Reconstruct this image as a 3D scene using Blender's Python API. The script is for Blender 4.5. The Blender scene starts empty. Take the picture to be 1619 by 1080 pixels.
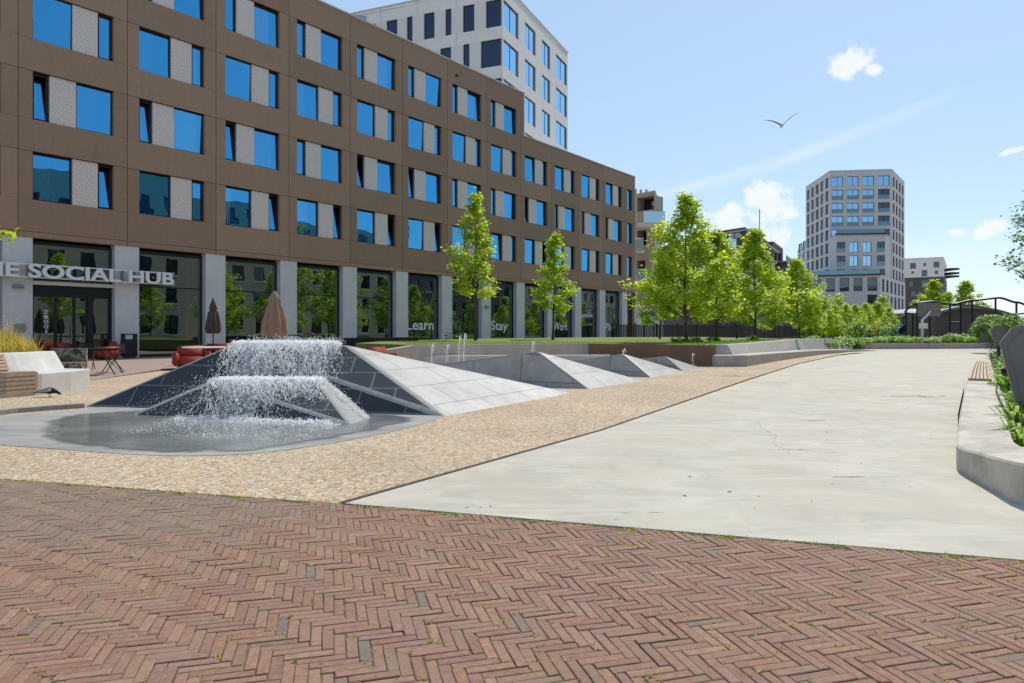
import bpy, bmesh, math, random
from mathutils import Vector, Matrix
R = math.radians
random.seed(7)
sc = bpy.context.scene
COL = sc.collection

# ------------------------------------------------------------------ camera, sky, sun, exposure
FPX, CXP, HYP, CH = 1085.0, 809.5, 524.0, 1.25
cam = bpy.data.cameras.new("camera"); camo = bpy.data.objects.new("camera", cam); COL.objects.link(camo)
camo.location = (0, 0, CH); camo.rotation_euler = (R(90), 0, 0)
cam.sensor_width = 36; cam.lens = 36 * FPX / 1619; cam.shift_y = -(540 - HYP) / 1619
cam.clip_end = 4000; cam.clip_start = 0.05
sc.camera = camo
SUN_AZ, SUN_EL = 31.5, 52.0
sd = Vector((math.sin(R(SUN_AZ)) * math.cos(R(SUN_EL)), math.cos(R(SUN_AZ)) * math.cos(R(SUN_EL)), math.sin(R(SUN_EL))))
sl = bpy.data.lights.new("sun", 'SUN'); sl.energy = 3.4; sl.angle = R(0.5); sl.color = (1, 0.94, 0.83)
slo = bpy.data.objects.new("sun", sl); COL.objects.link(slo)
slo.rotation_euler = (-sd).to_track_quat('-Z', 'Y').to_euler(); slo.location = (20, 40, 60)
sc.view_settings.view_transform = 'Standard'; sc.view_settings.look = 'None'
sc.view_settings.exposure = 0.24; sc.view_settings.gamma = 1.0; sc.view_settings.use_curve_mapping = False
sc.render.engine = 'CYCLES'
cy = sc.cycles
cy.use_denoising = True; cy.max_bounces = 8; cy.transparent_max_bounces = 16; cy.caustics_reflective = False; cy.caustics_refractive = False

world = bpy.data.worlds.new("World"); sc.world = world; world.use_nodes = True
def build_world():
    nt = world.node_tree; N = nt.nodes; L = nt.links
    bg = N["Background"]; bg.inputs[1].default_value = 0.125
    sky = N.new("ShaderNodeTexSky"); sky.sky_type = 'NISHITA'; sky.sun_disc = False
    sky.sun_elevation = R(SUN_EL); sky.sun_rotation = R(SUN_AZ); sky.air_density = 1.0; sky.dust_density = 0.3; sky.ozone_density = 2.0
    tc = N.new("ShaderNodeTexCoord"); sx = N.new("ShaderNodeSeparateXYZ"); L.new(tc.outputs["Generated"], sx.inputs[0])
    def mth(op, a, b=None, c=None):
        n = N.new("ShaderNodeMath"); n.operation = op
        for i, v in enumerate((a, b, c)):
            if v is None: continue
            if isinstance(v, (int, float)): n.inputs[i].default_value = v
            else: L.new(v, n.inputs[i])
        return n.outputs[0]
    az = mth('ARCTAN2', sx.outputs[0], sx.outputs[1]); el = mth('ARCSINE', sx.outputs[2])
    cv = N.new("ShaderNodeCombineXYZ"); L.new(az, cv.inputs[0]); L.new(el, cv.inputs[1])
    def noise(scale, det, rough=0.6):
        n = N.new("ShaderNodeTexNoise"); L.new(cv.outputs[0], n.inputs["Vector"]); n.inputs["Scale"].default_value = scale
        n.inputs["Detail"].default_value = det; n.inputs["Roughness"].default_value = rough; return n.outputs[0]
    n1 = noise(38, 9, 0.62); n2 = noise(9, 6, 0.6)
    def blob(px, py, rx, ry, rot=0):
        a0 = math.atan((px - CXP) / FPX); e0 = math.atan((HYP - py) / FPX * math.cos(a0))
        k = math.cos(a0) ** 2 / FPX
        dx = mth('SUBTRACT', az, a0); dy = mth('SUBTRACT', el, e0)
        c, s = math.cos(rot), math.sin(rot)
        u = mth('DIVIDE', mth('ADD', mth('MULTIPLY', dx, c), mth('MULTIPLY', dy, s)), rx * k)
        v = mth('DIVIDE', mth('SUBTRACT', mth('MULTIPLY', dy, c), mth('MULTIPLY', dx, s)), ry * k)
        return mth('SUBTRACT', 1.0, mth('SQRT', mth('ADD', mth('MULTIPLY', u, u), mth('MULTIPLY', v, v))))
    puffs = [(1340, 100, 52, 34, 0.25), (1378, 112, 20, 14, 0), (1215, 318, 66, 36, -0.4), (1155, 352, 70, 34, 0.2), (1240, 330, 40, 20, -0.2), (1200, 370, 60, 26, 0), (1605, 238, 36, 9, 0.15),
             (1565, 362, 46, 24, 0.3), (1512, 368, 36, 15, 0), (1600, 480, 90, 40, 0)]
    m = None
    for p in puffs:
        b = blob(*p); m = b if m is None else mth('MAXIMUM', m, b)
    dens = mth('ADD', m, mth('MULTIPLY', mth('SUBTRACT', n1, 0.5), 2.2))
    mr = N.new("ShaderNodeMapRange"); mr.interpolation_type = 'SMOOTHSTEP'; L.new(dens, mr.inputs[0]); mr.inputs[1].default_value = 0.12; mr.inputs[2].default_value = 0.62
    wis = None
    for p in [(1290, 235, 250, 16, 0.28), (1130, 285, 190, 12, 0.22), (1400, 420, 330, 60, 0.05)]:
        b = blob(*p); wis = b if wis is None else mth('MAXIMUM', wis, b)
    wd = mth('MULTIPLY', mth('MAXIMUM', wis, 0.0), mth('MULTIPLY', n2, 0.75))
    wd = mth('MINIMUM', wd, 0.5)
    hs = N.new("ShaderNodeMix"); hs.data_type = 'RGBA'; hs.blend_type = 'MULTIPLY'; hs.inputs[0].default_value = 1; L.new(sky.outputs[0], hs.inputs[6]); hs.inputs[7].default_value = (1.0, 0.975, 0.97, 1)
    air = N.new("ShaderNodeMix"); air.data_type = 'RGBA'; L.new(hs.outputs[2], air.inputs[6])
    dp = N.new('ShaderNodeVectorMath'); dp.operation = 'DOT_PRODUCT'; L.new(tc.outputs['Generated'], dp.inputs[0]); dp.inputs[1].default_value = tuple(sd)
    hz = N.new('ShaderNodeMapRange'); hz.interpolation_type = 'SMOOTHSTEP'; L.new(dp.outputs['Value'], hz.inputs[0]); hz.inputs[1].default_value = -0.1; hz.inputs[2].default_value = 0.45; hz.inputs[3].default_value = 0.05; hz.inputs[4].default_value = 0.55; L.new(hz.outputs[0], air.inputs[0]); air.inputs[7].default_value = (3.65, 5.05, 6.75, 1)
    mx = N.new("ShaderNodeMix"); mx.data_type = 'RGBA'; L.new(mth('MAXIMUM', mth('MULTIPLY', mr.outputs[0], 0.9), wd), mx.inputs[0])
    L.new(air.outputs[2], mx.inputs[6])
    cm = N.new("ShaderNodeMix"); cm.data_type = 'RGBA'; L.new(n1, cm.inputs[0]); cm.inputs[6].default_value = (5.7, 6.2, 6.8, 1); cm.inputs[7].default_value = (7.0, 7.1, 7.2, 1)
    L.new(cm.outputs[2], mx.inputs[7]); L.new(mx.outputs[2], bg.inputs[0])
build_world()

# ------------------------------------------------------------------ helpers
def G(px, py, z=0.0):
    """ground position (metres) of a spot surveyed in the photograph, at height z"""
    Y = (CH - z) * FPX / (py - HYP); return ((px - CXP) / FPX * Y, Y)
def A(px, Y): return (px - CXP) / FPX * Y
def Z(py, Y): return CH + (HYP - py) / FPX * Y

class MB:
    def __init__(s): s.v = []; s.f = []; s.mi = []; s.uv = []; s.M = None
    def V(s, p):
        p = Vector(p)
        if s.M is not None: p = s.M @ p
        s.v.append((p.x, p.y, p.z)); return len(s.v) - 1
    def face(s, pts, m=0, uv=None):
        s.f.append([s.V(p) for p in pts]); s.mi.append(m); s.uv.append(uv)
    def fi(s, idx, m=0, uv=None): s.f.append(list(idx)); s.mi.append(m); s.uv.append(uv)
    def box(s, x0, x1, y0, y1, z0, z1, m=0):
        i = [s.V(p) for p in ((x0,y0,z0),(x1,y0,z0),(x1,y1,z0),(x0,y1,z0),(x0,y0,z1),(x1,y0,z1),(x1,y1,z1),(x0,y1,z1))]
        for q in ((0,3,2,1),(4,5,6,7),(0,1,5,4),(1,2,6,5),(2,3,7,6),(3,0,4,7)): s.fi([i[k] for k in q], m)
    def prism(s, poly, z0, z1, m=0, ms=None):
        n = len(poly); f = lambda z: (z if isinstance(z, (list, tuple)) else [z] * n)
        a = [s.V((p[0], p[1], z)) for p, z in zip(poly, f(z0))]; b = [s.V((p[0], p[1], z)) for p, z in zip(poly, f(z1))]
        s.fi(b, m); s.fi(a[::-1], m)
        for k in range(n): j = (k + 1) % n; s.fi((a[k], a[j], b[j], b[k]), m if ms is None else ms)
    def tube(s, pts, rad, seg=8, m=0, cap=True, flat=None):
        pts = [Vector(p) for p in pts]; n = len(pts); rad = rad if isinstance(rad, (list, tuple)) else [rad] * n
        ref = None; rings = []
        for k in range(n):
            t = (pts[min(k + 1, n - 1)] - pts[max(k - 1, 0)]).normalized()
            if ref is None: ref = Vector((0, 0, 1)) if abs(t.z) < 0.9 else Vector((1, 0, 0))
            u = (ref - t * ref.dot(t)).normalized(); ref = u; w = t.cross(u)
            r = rad[k]; ru, rw = r if isinstance(r, tuple) else (r, r)
            rings.append([s.V(pts[k] + u * (ru * math.cos(2 * math.pi * j / seg)) + w * (rw * math.sin(2 * math.pi * j / seg))) for j in range(seg)])
        for k in range(n - 1):
            for j in range(seg):
                jj = (j + 1) % seg; s.fi((rings[k][j], rings[k][jj], rings[k + 1][jj], rings[k + 1][j]), m)
        if cap: s.fi(rings[0][::-1], m); s.fi(rings[-1], m)
    def lathe(s, prof, seg=16, m=0, c=(0, 0, 0), mod=None):
        rings = []
        for r, z in prof:
            rings.append([s.V((c[0] + r * (1 + (mod(j / seg, z) if mod else 0)) * math.cos(2 * math.pi * j / seg), c[1] + r * (1 + (mod(j / seg, z) if mod else 0)) * math.sin(2 * math.pi * j / seg), c[2] + z)) for j in range(seg)])
        for k in range(len(prof) - 1):
            for j in range(seg):
                jj = (j + 1) % seg; s.fi((rings[k][j], rings[k][jj], rings[k + 1][jj], rings[k + 1][j]), m)
        s.fi(rings[0][::-1], m); s.fi(rings[-1], m)
    def mesh(s, name, mats, smooth=False):
        me = bpy.data.meshes.new(name); me.from_pydata(s.v, [], s.f)
        for mt in (mats if isinstance(mats, (list, tuple)) else [mats]): me.materials.append(mt)
        me.polygons.foreach_set("material_index", s.mi)
        if any(u is not None for u in s.uv):
            ul = me.uv_layers.new(name="UVMap"); d = ul.data; k = 0
            for fc, u in zip(s.f, s.uv):
                for j in range(len(fc)):
                    if u is not None: d[k].uv = u[j]
                    k += 1
        if smooth: me.polygons.foreach_set("use_smooth", [True] * len(me.polygons))
        me.update(); return me
    def build(s, name, mats, parent=None, loc=None, smooth=False, rot=None):
        return put(name, s.mesh(name, mats, smooth), parent, loc, rot)

def put(name, me, parent=None, loc=None, rot=None, mat=None):
    o = bpy.data.objects.new(name, me); COL.objects.link(o)
    if parent is not None: o.parent = parent
    if mat is not None: o.matrix_local = mat
    else:
        if loc is not None: o.location = loc
        if rot is not None: o.rotation_euler = rot if isinstance(rot, (tuple, list)) else (0, 0, rot)
    return o
def tag(o, label=None, cat=None, group=None, kind=None):
    if label: o['label'] = label
    if cat: o['category'] = cat
    if group: o['group'] = group
    if kind: o['kind'] = kind
    return o
def thing(name, label, cat, loc=(0, 0, 0), rotz=0, group=None):
    o = bpy.data.objects.new(name, None); COL.objects.link(o); o.empty_display_size = 0.2
    o.location = (loc[0], loc[1], loc[2] if len(loc) > 2 else 0); o.rotation_euler = (0, 0, rotz)
    return tag(o, label, cat, group)
def copy_tree(o, parent=None):
    c = o.copy(); COL.objects.link(c)
    if parent is not None: c.parent = parent
    for ch in list(o.children): copy_tree(ch, c)
    return c

# ------------------------------------------------------------------ materials
def rgb(h): return tuple(((int(h[i:i+2], 16) / 255) ** 2.2) for i in (0, 2, 4)) + (1,)
def newmat(name):
    m = bpy.data.materials.new(name); m.use_nodes = True; nt = m.node_tree
    return m, nt, nt.nodes, nt.links, nt.nodes["Principled BSDF"]
def c4(c): return tuple(c) if len(c) == 4 else tuple(c) + (1,)
def M(name, c1, c2=None, scale=3, rough=0.7, bump=None, spec=0.4, metal=0.0, detail=6, stretch=(1, 1, 1), lo=0.35, hi=0.65, c3=None, s3=0.4, coat=0, co="Object"):
    m, nt, N, L, b = newmat(name)
    b.inputs["Roughness"].default_value = rough; b.inputs["Specular IOR Level"].default_value = spec; b.inputs["Metallic"].default_value = metal
    if coat: b.inputs["Coat Weight"].default_value = coat; b.inputs["Coat Roughness"].default_value = 0.08
    b.inputs["Base Color"].default_value = c4(c1)
    tc = N.new("ShaderNodeTexCoord"); mp = N.new("ShaderNodeMapping"); L.new(tc.outputs[co], mp.inputs[0]); mp.inputs["Scale"].default_value = stretch
    def noise(sc_, det):
        n = N.new("ShaderNodeTexNoise"); L.new(mp.outputs[0], n.inputs["Vector"]); n.inputs["Scale"].default_value = sc_; n.inputs["Detail"].default_value = det; n.inputs["Roughness"].default_value = 0.65; return n.outputs[0]
    out = None
    def mixc(fac, lo_, hi_, a, bb):
        r = N.new("ShaderNodeMapRange"); L.new(fac, r.inputs[0]); r.inputs[1].default_value = lo_; r.inputs[2].default_value = hi_
        x = N.new("ShaderNodeMix"); x.data_type = 'RGBA'; L.new(r.outputs[0], x.inputs[0])
        for i, v in ((6, a), (7, bb)):
            if isinstance(v, tuple): x.inputs[i].default_value = c4(v)
            else: L.new(v, x.inputs[i])
        return x.outputs[2]
    if c2: out = mixc(noise(scale, detail), lo, hi, tuple(c1), tuple(c2))
    if c3: out = mixc(noise(s3, 4), 0.45, 0.72, out if out is not None else tuple(c1), tuple(c3))
    if out is not None: L.new(out, b.inputs["Base Color"])
    if bump:
        bn = N.new("ShaderNodeBump"); L.new(noise(bump[0], 5), bn.inputs["Height"]); bn.inputs["Strength"].default_value = bump[1]; bn.inputs["Distance"].default_value = bump[2] if len(bump) > 2 else 0.01
        L.new(bn.outputs[0], b.inputs["Normal"])
    return m

def mat_leaf(name, c1, c2, tr):
    m, nt, N, L, b = newmat(name); N.remove(b)
    at = N.new("ShaderNodeAttribute"); at.attribute_name = "tone"
    x = N.new("ShaderNodeMix"); x.data_type = 'RGBA'; L.new(at.outputs["Fac"], x.inputs[0]); x.inputs[6].default_value = c4(c1); x.inputs[7].default_value = c4(c2)
    p = N.new("ShaderNodeBsdfPrincipled"); L.new(x.outputs[2], p.inputs["Base Color"]); p.inputs["Roughness"].default_value = 0.5; p.inputs["Specular IOR Level"].default_value = 0.35
    t = N.new("ShaderNodeBsdfTranslucent"); y = N.new("ShaderNodeMix"); y.data_type = 'RGBA'; y.blend_type = 'MULTIPLY'; y.inputs[0].default_value = 1
    L.new(x.outputs[2], y.inputs[6]); y.inputs[7].default_value = c4(tr); L.new(y.outputs[2], t.inputs[0])
    a = N.new("ShaderNodeAddShader"); L.new(p.outputs[0], a.inputs[0]); L.new(t.outputs[0], a.inputs[1]); L.new(a.outputs[0], N["Material Output"].inputs[0])
    return m

def mat_glass(name, tint, dark=(0.012, 0.018, 0.025), refl=0.75, rough=0.01, wob=0.0, curtain=False):
    """opaque-looking coated glazing: tinted mirror coat over a dark interior"""
    m, nt, N, L, b = newmat(name); N.remove(b)
    g = N.new("ShaderNodeBsdfGlossy"); g.inputs["Color"].default_value = c4(tint); g.inputs["Roughness"].default_value = rough
    d = N.new("ShaderNodeBsdfDiffuse"); d.inputs["Color"].default_value = c4(dark)
    if curtain:
        oi = N.new("ShaderNodeObjectInfo"); cr = N.new("ShaderNodeMapRange"); L.new(oi.outputs["Random"], cr.inputs[0]); cr.inputs[1].default_value = .55; cr.inputs[2].default_value = 1.0
        to = N.new("ShaderNodeTexCoord"); sx_ = N.new("ShaderNodeSeparateXYZ"); L.new(to.outputs["Generated"], sx_.inputs[0]); lt = N.new("ShaderNodeMath"); lt.operation = 'LESS_THAN'; L.new(sx_.outputs[0], lt.inputs[0]); rm = N.new("ShaderNodeMath"); rm.operation = 'FRACT'; m7 = N.new("ShaderNodeMath"); m7.operation = 'MULTIPLY'; L.new(oi.outputs["Random"], m7.inputs[0]); m7.inputs[1].default_value = 7.3; L.new(m7.outputs[0], rm.inputs[0]); L.new(rm.outputs[0], lt.inputs[1])
        wv_ = N.new("ShaderNodeTexWave"); L.new(to.outputs["Generated"], wv_.inputs[0]); wv_.inputs["Scale"].default_value = 4; wv_.inputs["Distortion"].default_value = 2
        k1 = N.new("ShaderNodeMath"); k1.operation = 'MULTIPLY'; L.new(cr.outputs[0], k1.inputs[0]); L.new(lt.outputs[0], k1.inputs[1]); k2 = N.new("ShaderNodeMath"); k2.operation = 'MULTIPLY'; L.new(k1.outputs[0], k2.inputs[0]); L.new(wv_.outputs["Fac"], k2.inputs[1])
        xm = N.new("ShaderNodeMix"); xm.data_type = 'RGBA'; L.new(k2.outputs[0], xm.inputs[0]); xm.inputs[6].default_value = c4(dark); xm.inputs[7].default_value = (0.55, 0.5, 0.44, 1); L.new(xm.outputs[2], d.inputs["Color"])
    mx = N.new("ShaderNodeMixShader")
    lw = N.new("ShaderNodeFresnel"); lw.inputs[0].default_value = 1.5
    ad = N.new("ShaderNodeMath"); ad.operation = 'ADD'; ad.use_clamp = True; L.new(lw.outputs[0], ad.inputs[0]); ad.inputs[1].default_value = refl
    L.new(ad.outputs[0], mx.inputs[0]); L.new(d.outputs[0], mx.inputs[1]); L.new(g.outputs[0], mx.inputs[2]); L.new(mx.outputs[0], N["Material Output"].inputs[0])
    if wob:
        tc = N.new("ShaderNodeTexCoord"); n = N.new("ShaderNodeTexNoise"); L.new(tc.outputs["Object"], n.inputs["Vector"]); n.inputs["Scale"].default_value = 0.9; n.inputs["Detail"].default_value = 1
        bn = N.new("ShaderNodeBump"); bn.inputs["Strength"].default_value = wob; bn.inputs["Distance"].default_value = 0.02; L.new(n.outputs[0], bn.inputs["Height"]); L.new(bn.outputs[0], g.inputs["Normal"])
    return m

MT = {}
MT['black_frame'] = M("black_frame", (0.012, 0.014, 0.018), rough=0.45)
MT['glass_blue'] = mat_glass("glass_blue", (0.09, 0.47, 0.82), dark=(0.01, 0.014, 0.02), refl=0.66, wob=0.3, curtain=True)
MT['glass_shop'] = mat_glass("glass_shop", (0.62, 0.75, 0.72), dark=(0.008, 0.016, 0.014), refl=0.32, wob=0.15)
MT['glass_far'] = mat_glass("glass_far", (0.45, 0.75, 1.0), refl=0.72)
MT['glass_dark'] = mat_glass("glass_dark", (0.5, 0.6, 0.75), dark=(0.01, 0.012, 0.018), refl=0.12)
MT['glass_rail'] = mat_glass("glass_rail", (0.5, 0.75, 0.9), dark=(0.10, 0.15, 0.17), refl=0.15)
MT['glass_pale'] = mat_glass("glass_pale", (0.75, 0.92, 1.0), dark=(0.25, 0.4, 0.42), refl=0.45)
MT['panel'] = M("exposed_aggregate_panel", (0.88, 0.79, 0.72), (0.54, 0.46, 0.41), scale=17, detail=4, rough=0.9, bump=(30, 0.35, 0.01))
MT['column'] = M("pale_concrete_column", (0.66, 0.655, 0.65), (0.58, 0.575, 0.57), scale=1.6, rough=0.8, bump=(40, 0.1), stretch=(1, 1, 0.4))
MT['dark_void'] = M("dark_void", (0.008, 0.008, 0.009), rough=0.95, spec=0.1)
MT['white_sign'] = M("white_sign", (0.8, 0.8, 0.8), rough=0.4)
MT['metal_grey'] = M("metal_grey", (0.3, 0.31, 0.32), rough=0.4, metal=0.6)
MT['coping'] = M("coping", (0.55, 0.52, 0.48), rough=0.5)
MT['white_wall'] = M("white_wall", (0.82, 0.79, 0.75), (0.75, 0.72, 0.69), scale=1.2, rough=0.8)
MT['white_panel'] = M("white_panel", (0.76, 0.73, 0.69), (0.68, 0.66, 0.63), scale=14, rough=0.85)
MT['grey_brick'] = M("grey_brick", (0.62, 0.595, 0.59), (0.53, 0.51, 0.505), scale=1.4, rough=0.85)
MT['dark_brick'] = M("dark_brick", (0.095, 0.085, 0.086), (0.135, 0.118, 0.115), scale=9, rough=0.85)
MT['beige_brick'] = M("beige_brick", (0.55, 0.48, 0.40), (0.40, 0.34, 0.28), scale=7, rough=0.9, lo=0.3, hi=0.7)
MT['pale_wall'] = M("pale_wall", (0.84, 0.81, 0.77), (0.76, 0.73, 0.69), scale=1, rough=0.85)
MT['concrete'] = M("light_concrete", (0.50, 0.47, 0.43), (0.40, 0.375, 0.34), scale=2.2, rough=0.8, bump=(18, 0.15), c3=(0.43, 0.40, 0.36), s3=0.7)
MT['wall_concrete'] = M("wall_concrete", (0.52, 0.47, 0.43), (0.42, 0.38, 0.35), scale=2.5, rough=0.85, bump=(20, 0.15), stretch=(1, 1, 0.5))
MT['corten'] = M("rust_brown_steel", (0.22, 0.135, 0.09), (0.17, 0.105, 0.07), scale=1.2, rough=0.8)
MT['bench_concrete'] = M("stained_concrete", (0.60, 0.54, 0.465), (0.50, 0.45, 0.385), scale=3.5, rough=0.85, detail=8, bump=(26, 0.2), c3=(0.36, 0.325, 0.28), s3=1.7)
MT['white_concrete'] = M("white_concrete", (0.62, 0.60, 0.57), (0.50, 0.49, 0.46), scale=1.8, rough=0.75, bump=(24, 0.1), c3=(0.52, 0.51, 0.48), s3=0.9)
MT['wood'] = M("pale_hardwood", (0.50, 0.36, 0.235), (0.36, 0.25, 0.165), scale=3, rough=0.65, stretch=(1, 6, 6))
MT['bark'] = M("bark", (0.13, 0.105, 0.085), (0.08, 0.065, 0.052), scale=14, rough=0.95, bump=(22, 0.5, 0.02), stretch=(1, 1, 0.3))
MT['leaf'] = mat_leaf("maple_leaf", (0.09, 0.15, 0.011), (0.27, 0.295, 0.014), (1.9, 1.9, 0.8))
MT['leaf_dark'] = mat_leaf("shrub_leaf", (0.055, 0.12, 0.016), (0.13, 0.2, 0.02), (1.6, 1.7, 0.8))
MT['leaf_grey'] = mat_leaf("pale_leaf", (0.06, 0.11, 0.045), (0.10, 0.16, 0.07), (1.3, 1.4, 1.0))
MT['grass_gold'] = mat_leaf("golden_grass", (0.15, 0.19, 0.03), (0.42, 0.27, 0.06), (1.1, 1.1, 0.9))
MT['leaf_plant'] = mat_leaf("plant_leaf", (0.07, 0.13, 0.025), (0.17, 0.24, 0.05), (1.2, 1.3, 0.8))
MT['moss'] = mat_leaf("moss_blade", (0.13, 0.14, 0.03), (0.30, 0.29, 0.07), (1.0, 1.1, 0.7))
MT['purple'] = M("purple_flower", (0.11, 0.04, 0.12), (0.06, 0.02, 0.08), scale=30, rough=0.8)
MT['soil'] = M("soil", (0.045, 0.032, 0.024), (0.09, 0.066, 0.05), scale=9, rough=0.98, bump=(16, 0.8, 0.03))
MT['black_metal'] = M("black_metal", (0.018, 0.018, 0.02), rough=0.4, metal=0.2)
MT['green_metal'] = M("green_metal", (0.018, 0.045, 0.036), rough=0.45, metal=0.2)
MT['red'] = M("red_fabric", (0.40, 0.05, 0.03), (0.30, 0.035, 0.022), scale=5, rough=0.7, bump=(8, 0.3, 0.02))
MT['parasol'] = M("taupe_canvas", (0.36, 0.24, 0.17), (0.28, 0.185, 0.13), scale=4, rough=0.9, bump=(7, 0.3, 0.02))
MT['parasol_dark'] = M("brown_canvas", (0.10, 0.075, 0.065), (0.075, 0.055, 0.05), scale=4, rough=0.9, bump=(7, 0.3, 0.02))
MT['navy'] = M("navy_panel", (0.01, 0.018, 0.05), rough=0.5)
MT['grey_plate'] = M("grey_plate", (0.24, 0.225, 0.22), (0.2, 0.19, 0.185), scale=2, rough=0.5, metal=0.2, bump=(60, 0.06))
MT['rubber'] = M("rubber", (0.012, 0.012, 0.012), rough=0.8)
MT['board_back'] = M("weathered_board", (0.27, 0.235, 0.21), (0.22, 0.19, 0.17), scale=3, rough=0.7)
MT['fabric_pattern'] = M("patterned_fabric", (0.35, 0.30, 0.24), (0.06, 0.06, 0.05), scale=9, detail=1, rough=0.9)

def mat_brown_wall():
    m, nt, N, L, b = newmat("ribbed_brown_concrete"); b.inputs["Roughness"].default_value = 0.85; b.inputs["Specular IOR Level"].default_value = 0.3
    uv = N.new("ShaderNodeUVMap"); sp = N.new("ShaderNodeSeparateXYZ"); L.new(uv.outputs[0], sp.inputs[0])
    def mth(op, a, bb=None, cl=False):
        n = N.new("ShaderNodeMath"); n.operation = op; n.use_clamp = cl
        for i, v in enumerate((a, bb)):
            if v is None: continue
            if isinstance(v, (int, float)): n.inputs[i].default_value = v
            else: L.new(v, n.inputs[i])
        return n.outputs[0]
    def noise(scale, det, st):
        mp = N.new("ShaderNodeMapping"); L.new(uv.outputs[0], mp.inputs[0]); mp.inputs["Scale"].default_value = st
        n = N.new("ShaderNodeTexNoise"); L.new(mp.outputs[0], n.inputs[0]); n.inputs["Scale"].default_value = scale; n.inputs["Detail"].default_value = det; n.inputs["Roughness"].default_value = 0.7; return n.outputs[0]
    def mix(f, a, bb, lo=None, hi=None):
        if lo is not None:
            r = N.new("ShaderNodeMapRange"); L.new(f, r.inputs[0]); r.inputs[1].default_value = lo; r.inputs[2].default_value = hi; f = r.outputs[0]
        x = N.new("ShaderNodeMix"); x.data_type = 'RGBA'; L.new(f, x.inputs[0])
        for i, v in ((6, a), (7, bb)):
            if isinstance(v, tuple): x.inputs[i].default_value = c4(v)
            else: L.new(v, x.inputs[i])
        return x.outputs[2]
    c = mix(noise(26, 4, (1, 0.35, 1)), (0.43, 0.285, 0.195), (0.31, 0.20, 0.135), 0.3, 0.7)
    c = mix(noise(0.55, 5, (1, 1, 1)), c, (0.40, 0.25, 0.165), 0.45, 0.7)
    c = mix(noise(3.0, 4, (1, 0.12, 1)), c, (0.30, 0.205, 0.145), 0.55, 0.8)
    wn = N.new("ShaderNodeTexWhiteNoise"); wn.noise_dimensions = '2D'; wv = N.new("ShaderNodeCombineXYZ"); L.new(mth('FLOOR', mth('DIVIDE', mth('ADD', sp.outputs[0], 41.2), 4.12)), wv.inputs[0]); L.new(mth('FLOOR', mth('DIVIDE', mth('ADD', sp.outputs[1], 24.03), 3.255)), wv.inputs[1]); L.new(wv.outputs[0], wn.inputs[0])
    tn = N.new("ShaderNodeMix"); tn.data_type = 'RGBA'; tn.blend_type = 'MULTIPLY'; tn.inputs[0].default_value = 1; L.new(c, tn.inputs[6]); pr = N.new("ShaderNodeMapRange"); L.new(wn.outputs[0], pr.inputs[0]); pr.inputs[3].default_value = 0.86; pr.inputs[4].default_value = 1.08; L.new(pr.outputs[0], tn.inputs[7]); c = tn.outputs[2]
    c = mix(noise(60, 2, (1, 0.6, 1)), c, (0.17, 0.115, 0.08), 0.58, 0.78)
    fx = mth('FRACT', mth('DIVIDE', mth('ADD', sp.outputs[0], 41.2 + 0.01), 4.12)); jx = mth('LESS_THAN', fx, 0.0055)
    fz = mth('FRACT', mth('DIVIDE', mth('ADD', sp.outputs[1], 32.55 - 8.52), 3.255)); jz = mth('LESS_THAN', fz, 0.006)
    fh = mth('FRACT', mth('DIVIDE', mth('ADD', sp.outputs[1], 32.55 - 6.57), 3.255)); jh = mth('MULTIPLY', mth('LESS_THAN', fh, 0.005), 0.5)
    j = mth('MAXIMUM', mth('MAXIMUM', jx, jz), jh, True)
    c = mix(j, c, (0.03, 0.024, 0.02)); L.new(c, b.inputs["Base Color"])
    rib = mth('SINE', mth('MULTIPLY', sp.outputs[0], 2 * math.pi / 0.105))
    hgt = mth('SUBTRACT', mth('ADD', mth('MULTIPLY', rib, 0.5), mth('MULTIPLY', noise(40, 3, (1, 0.5, 1)), 0.9)), mth('MULTIPLY', j, 2.0))
    bn = N.new("ShaderNodeBump"); bn.inputs["Strength"].default_value = 0.55; bn.inputs["Distance"].default_value = 0.012; L.new(hgt, bn.inputs["Height"]); L.new(bn.outputs[0], b.inputs["Normal"])
    return m
MT['brown_wall'] = mat_brown_wall()

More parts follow.
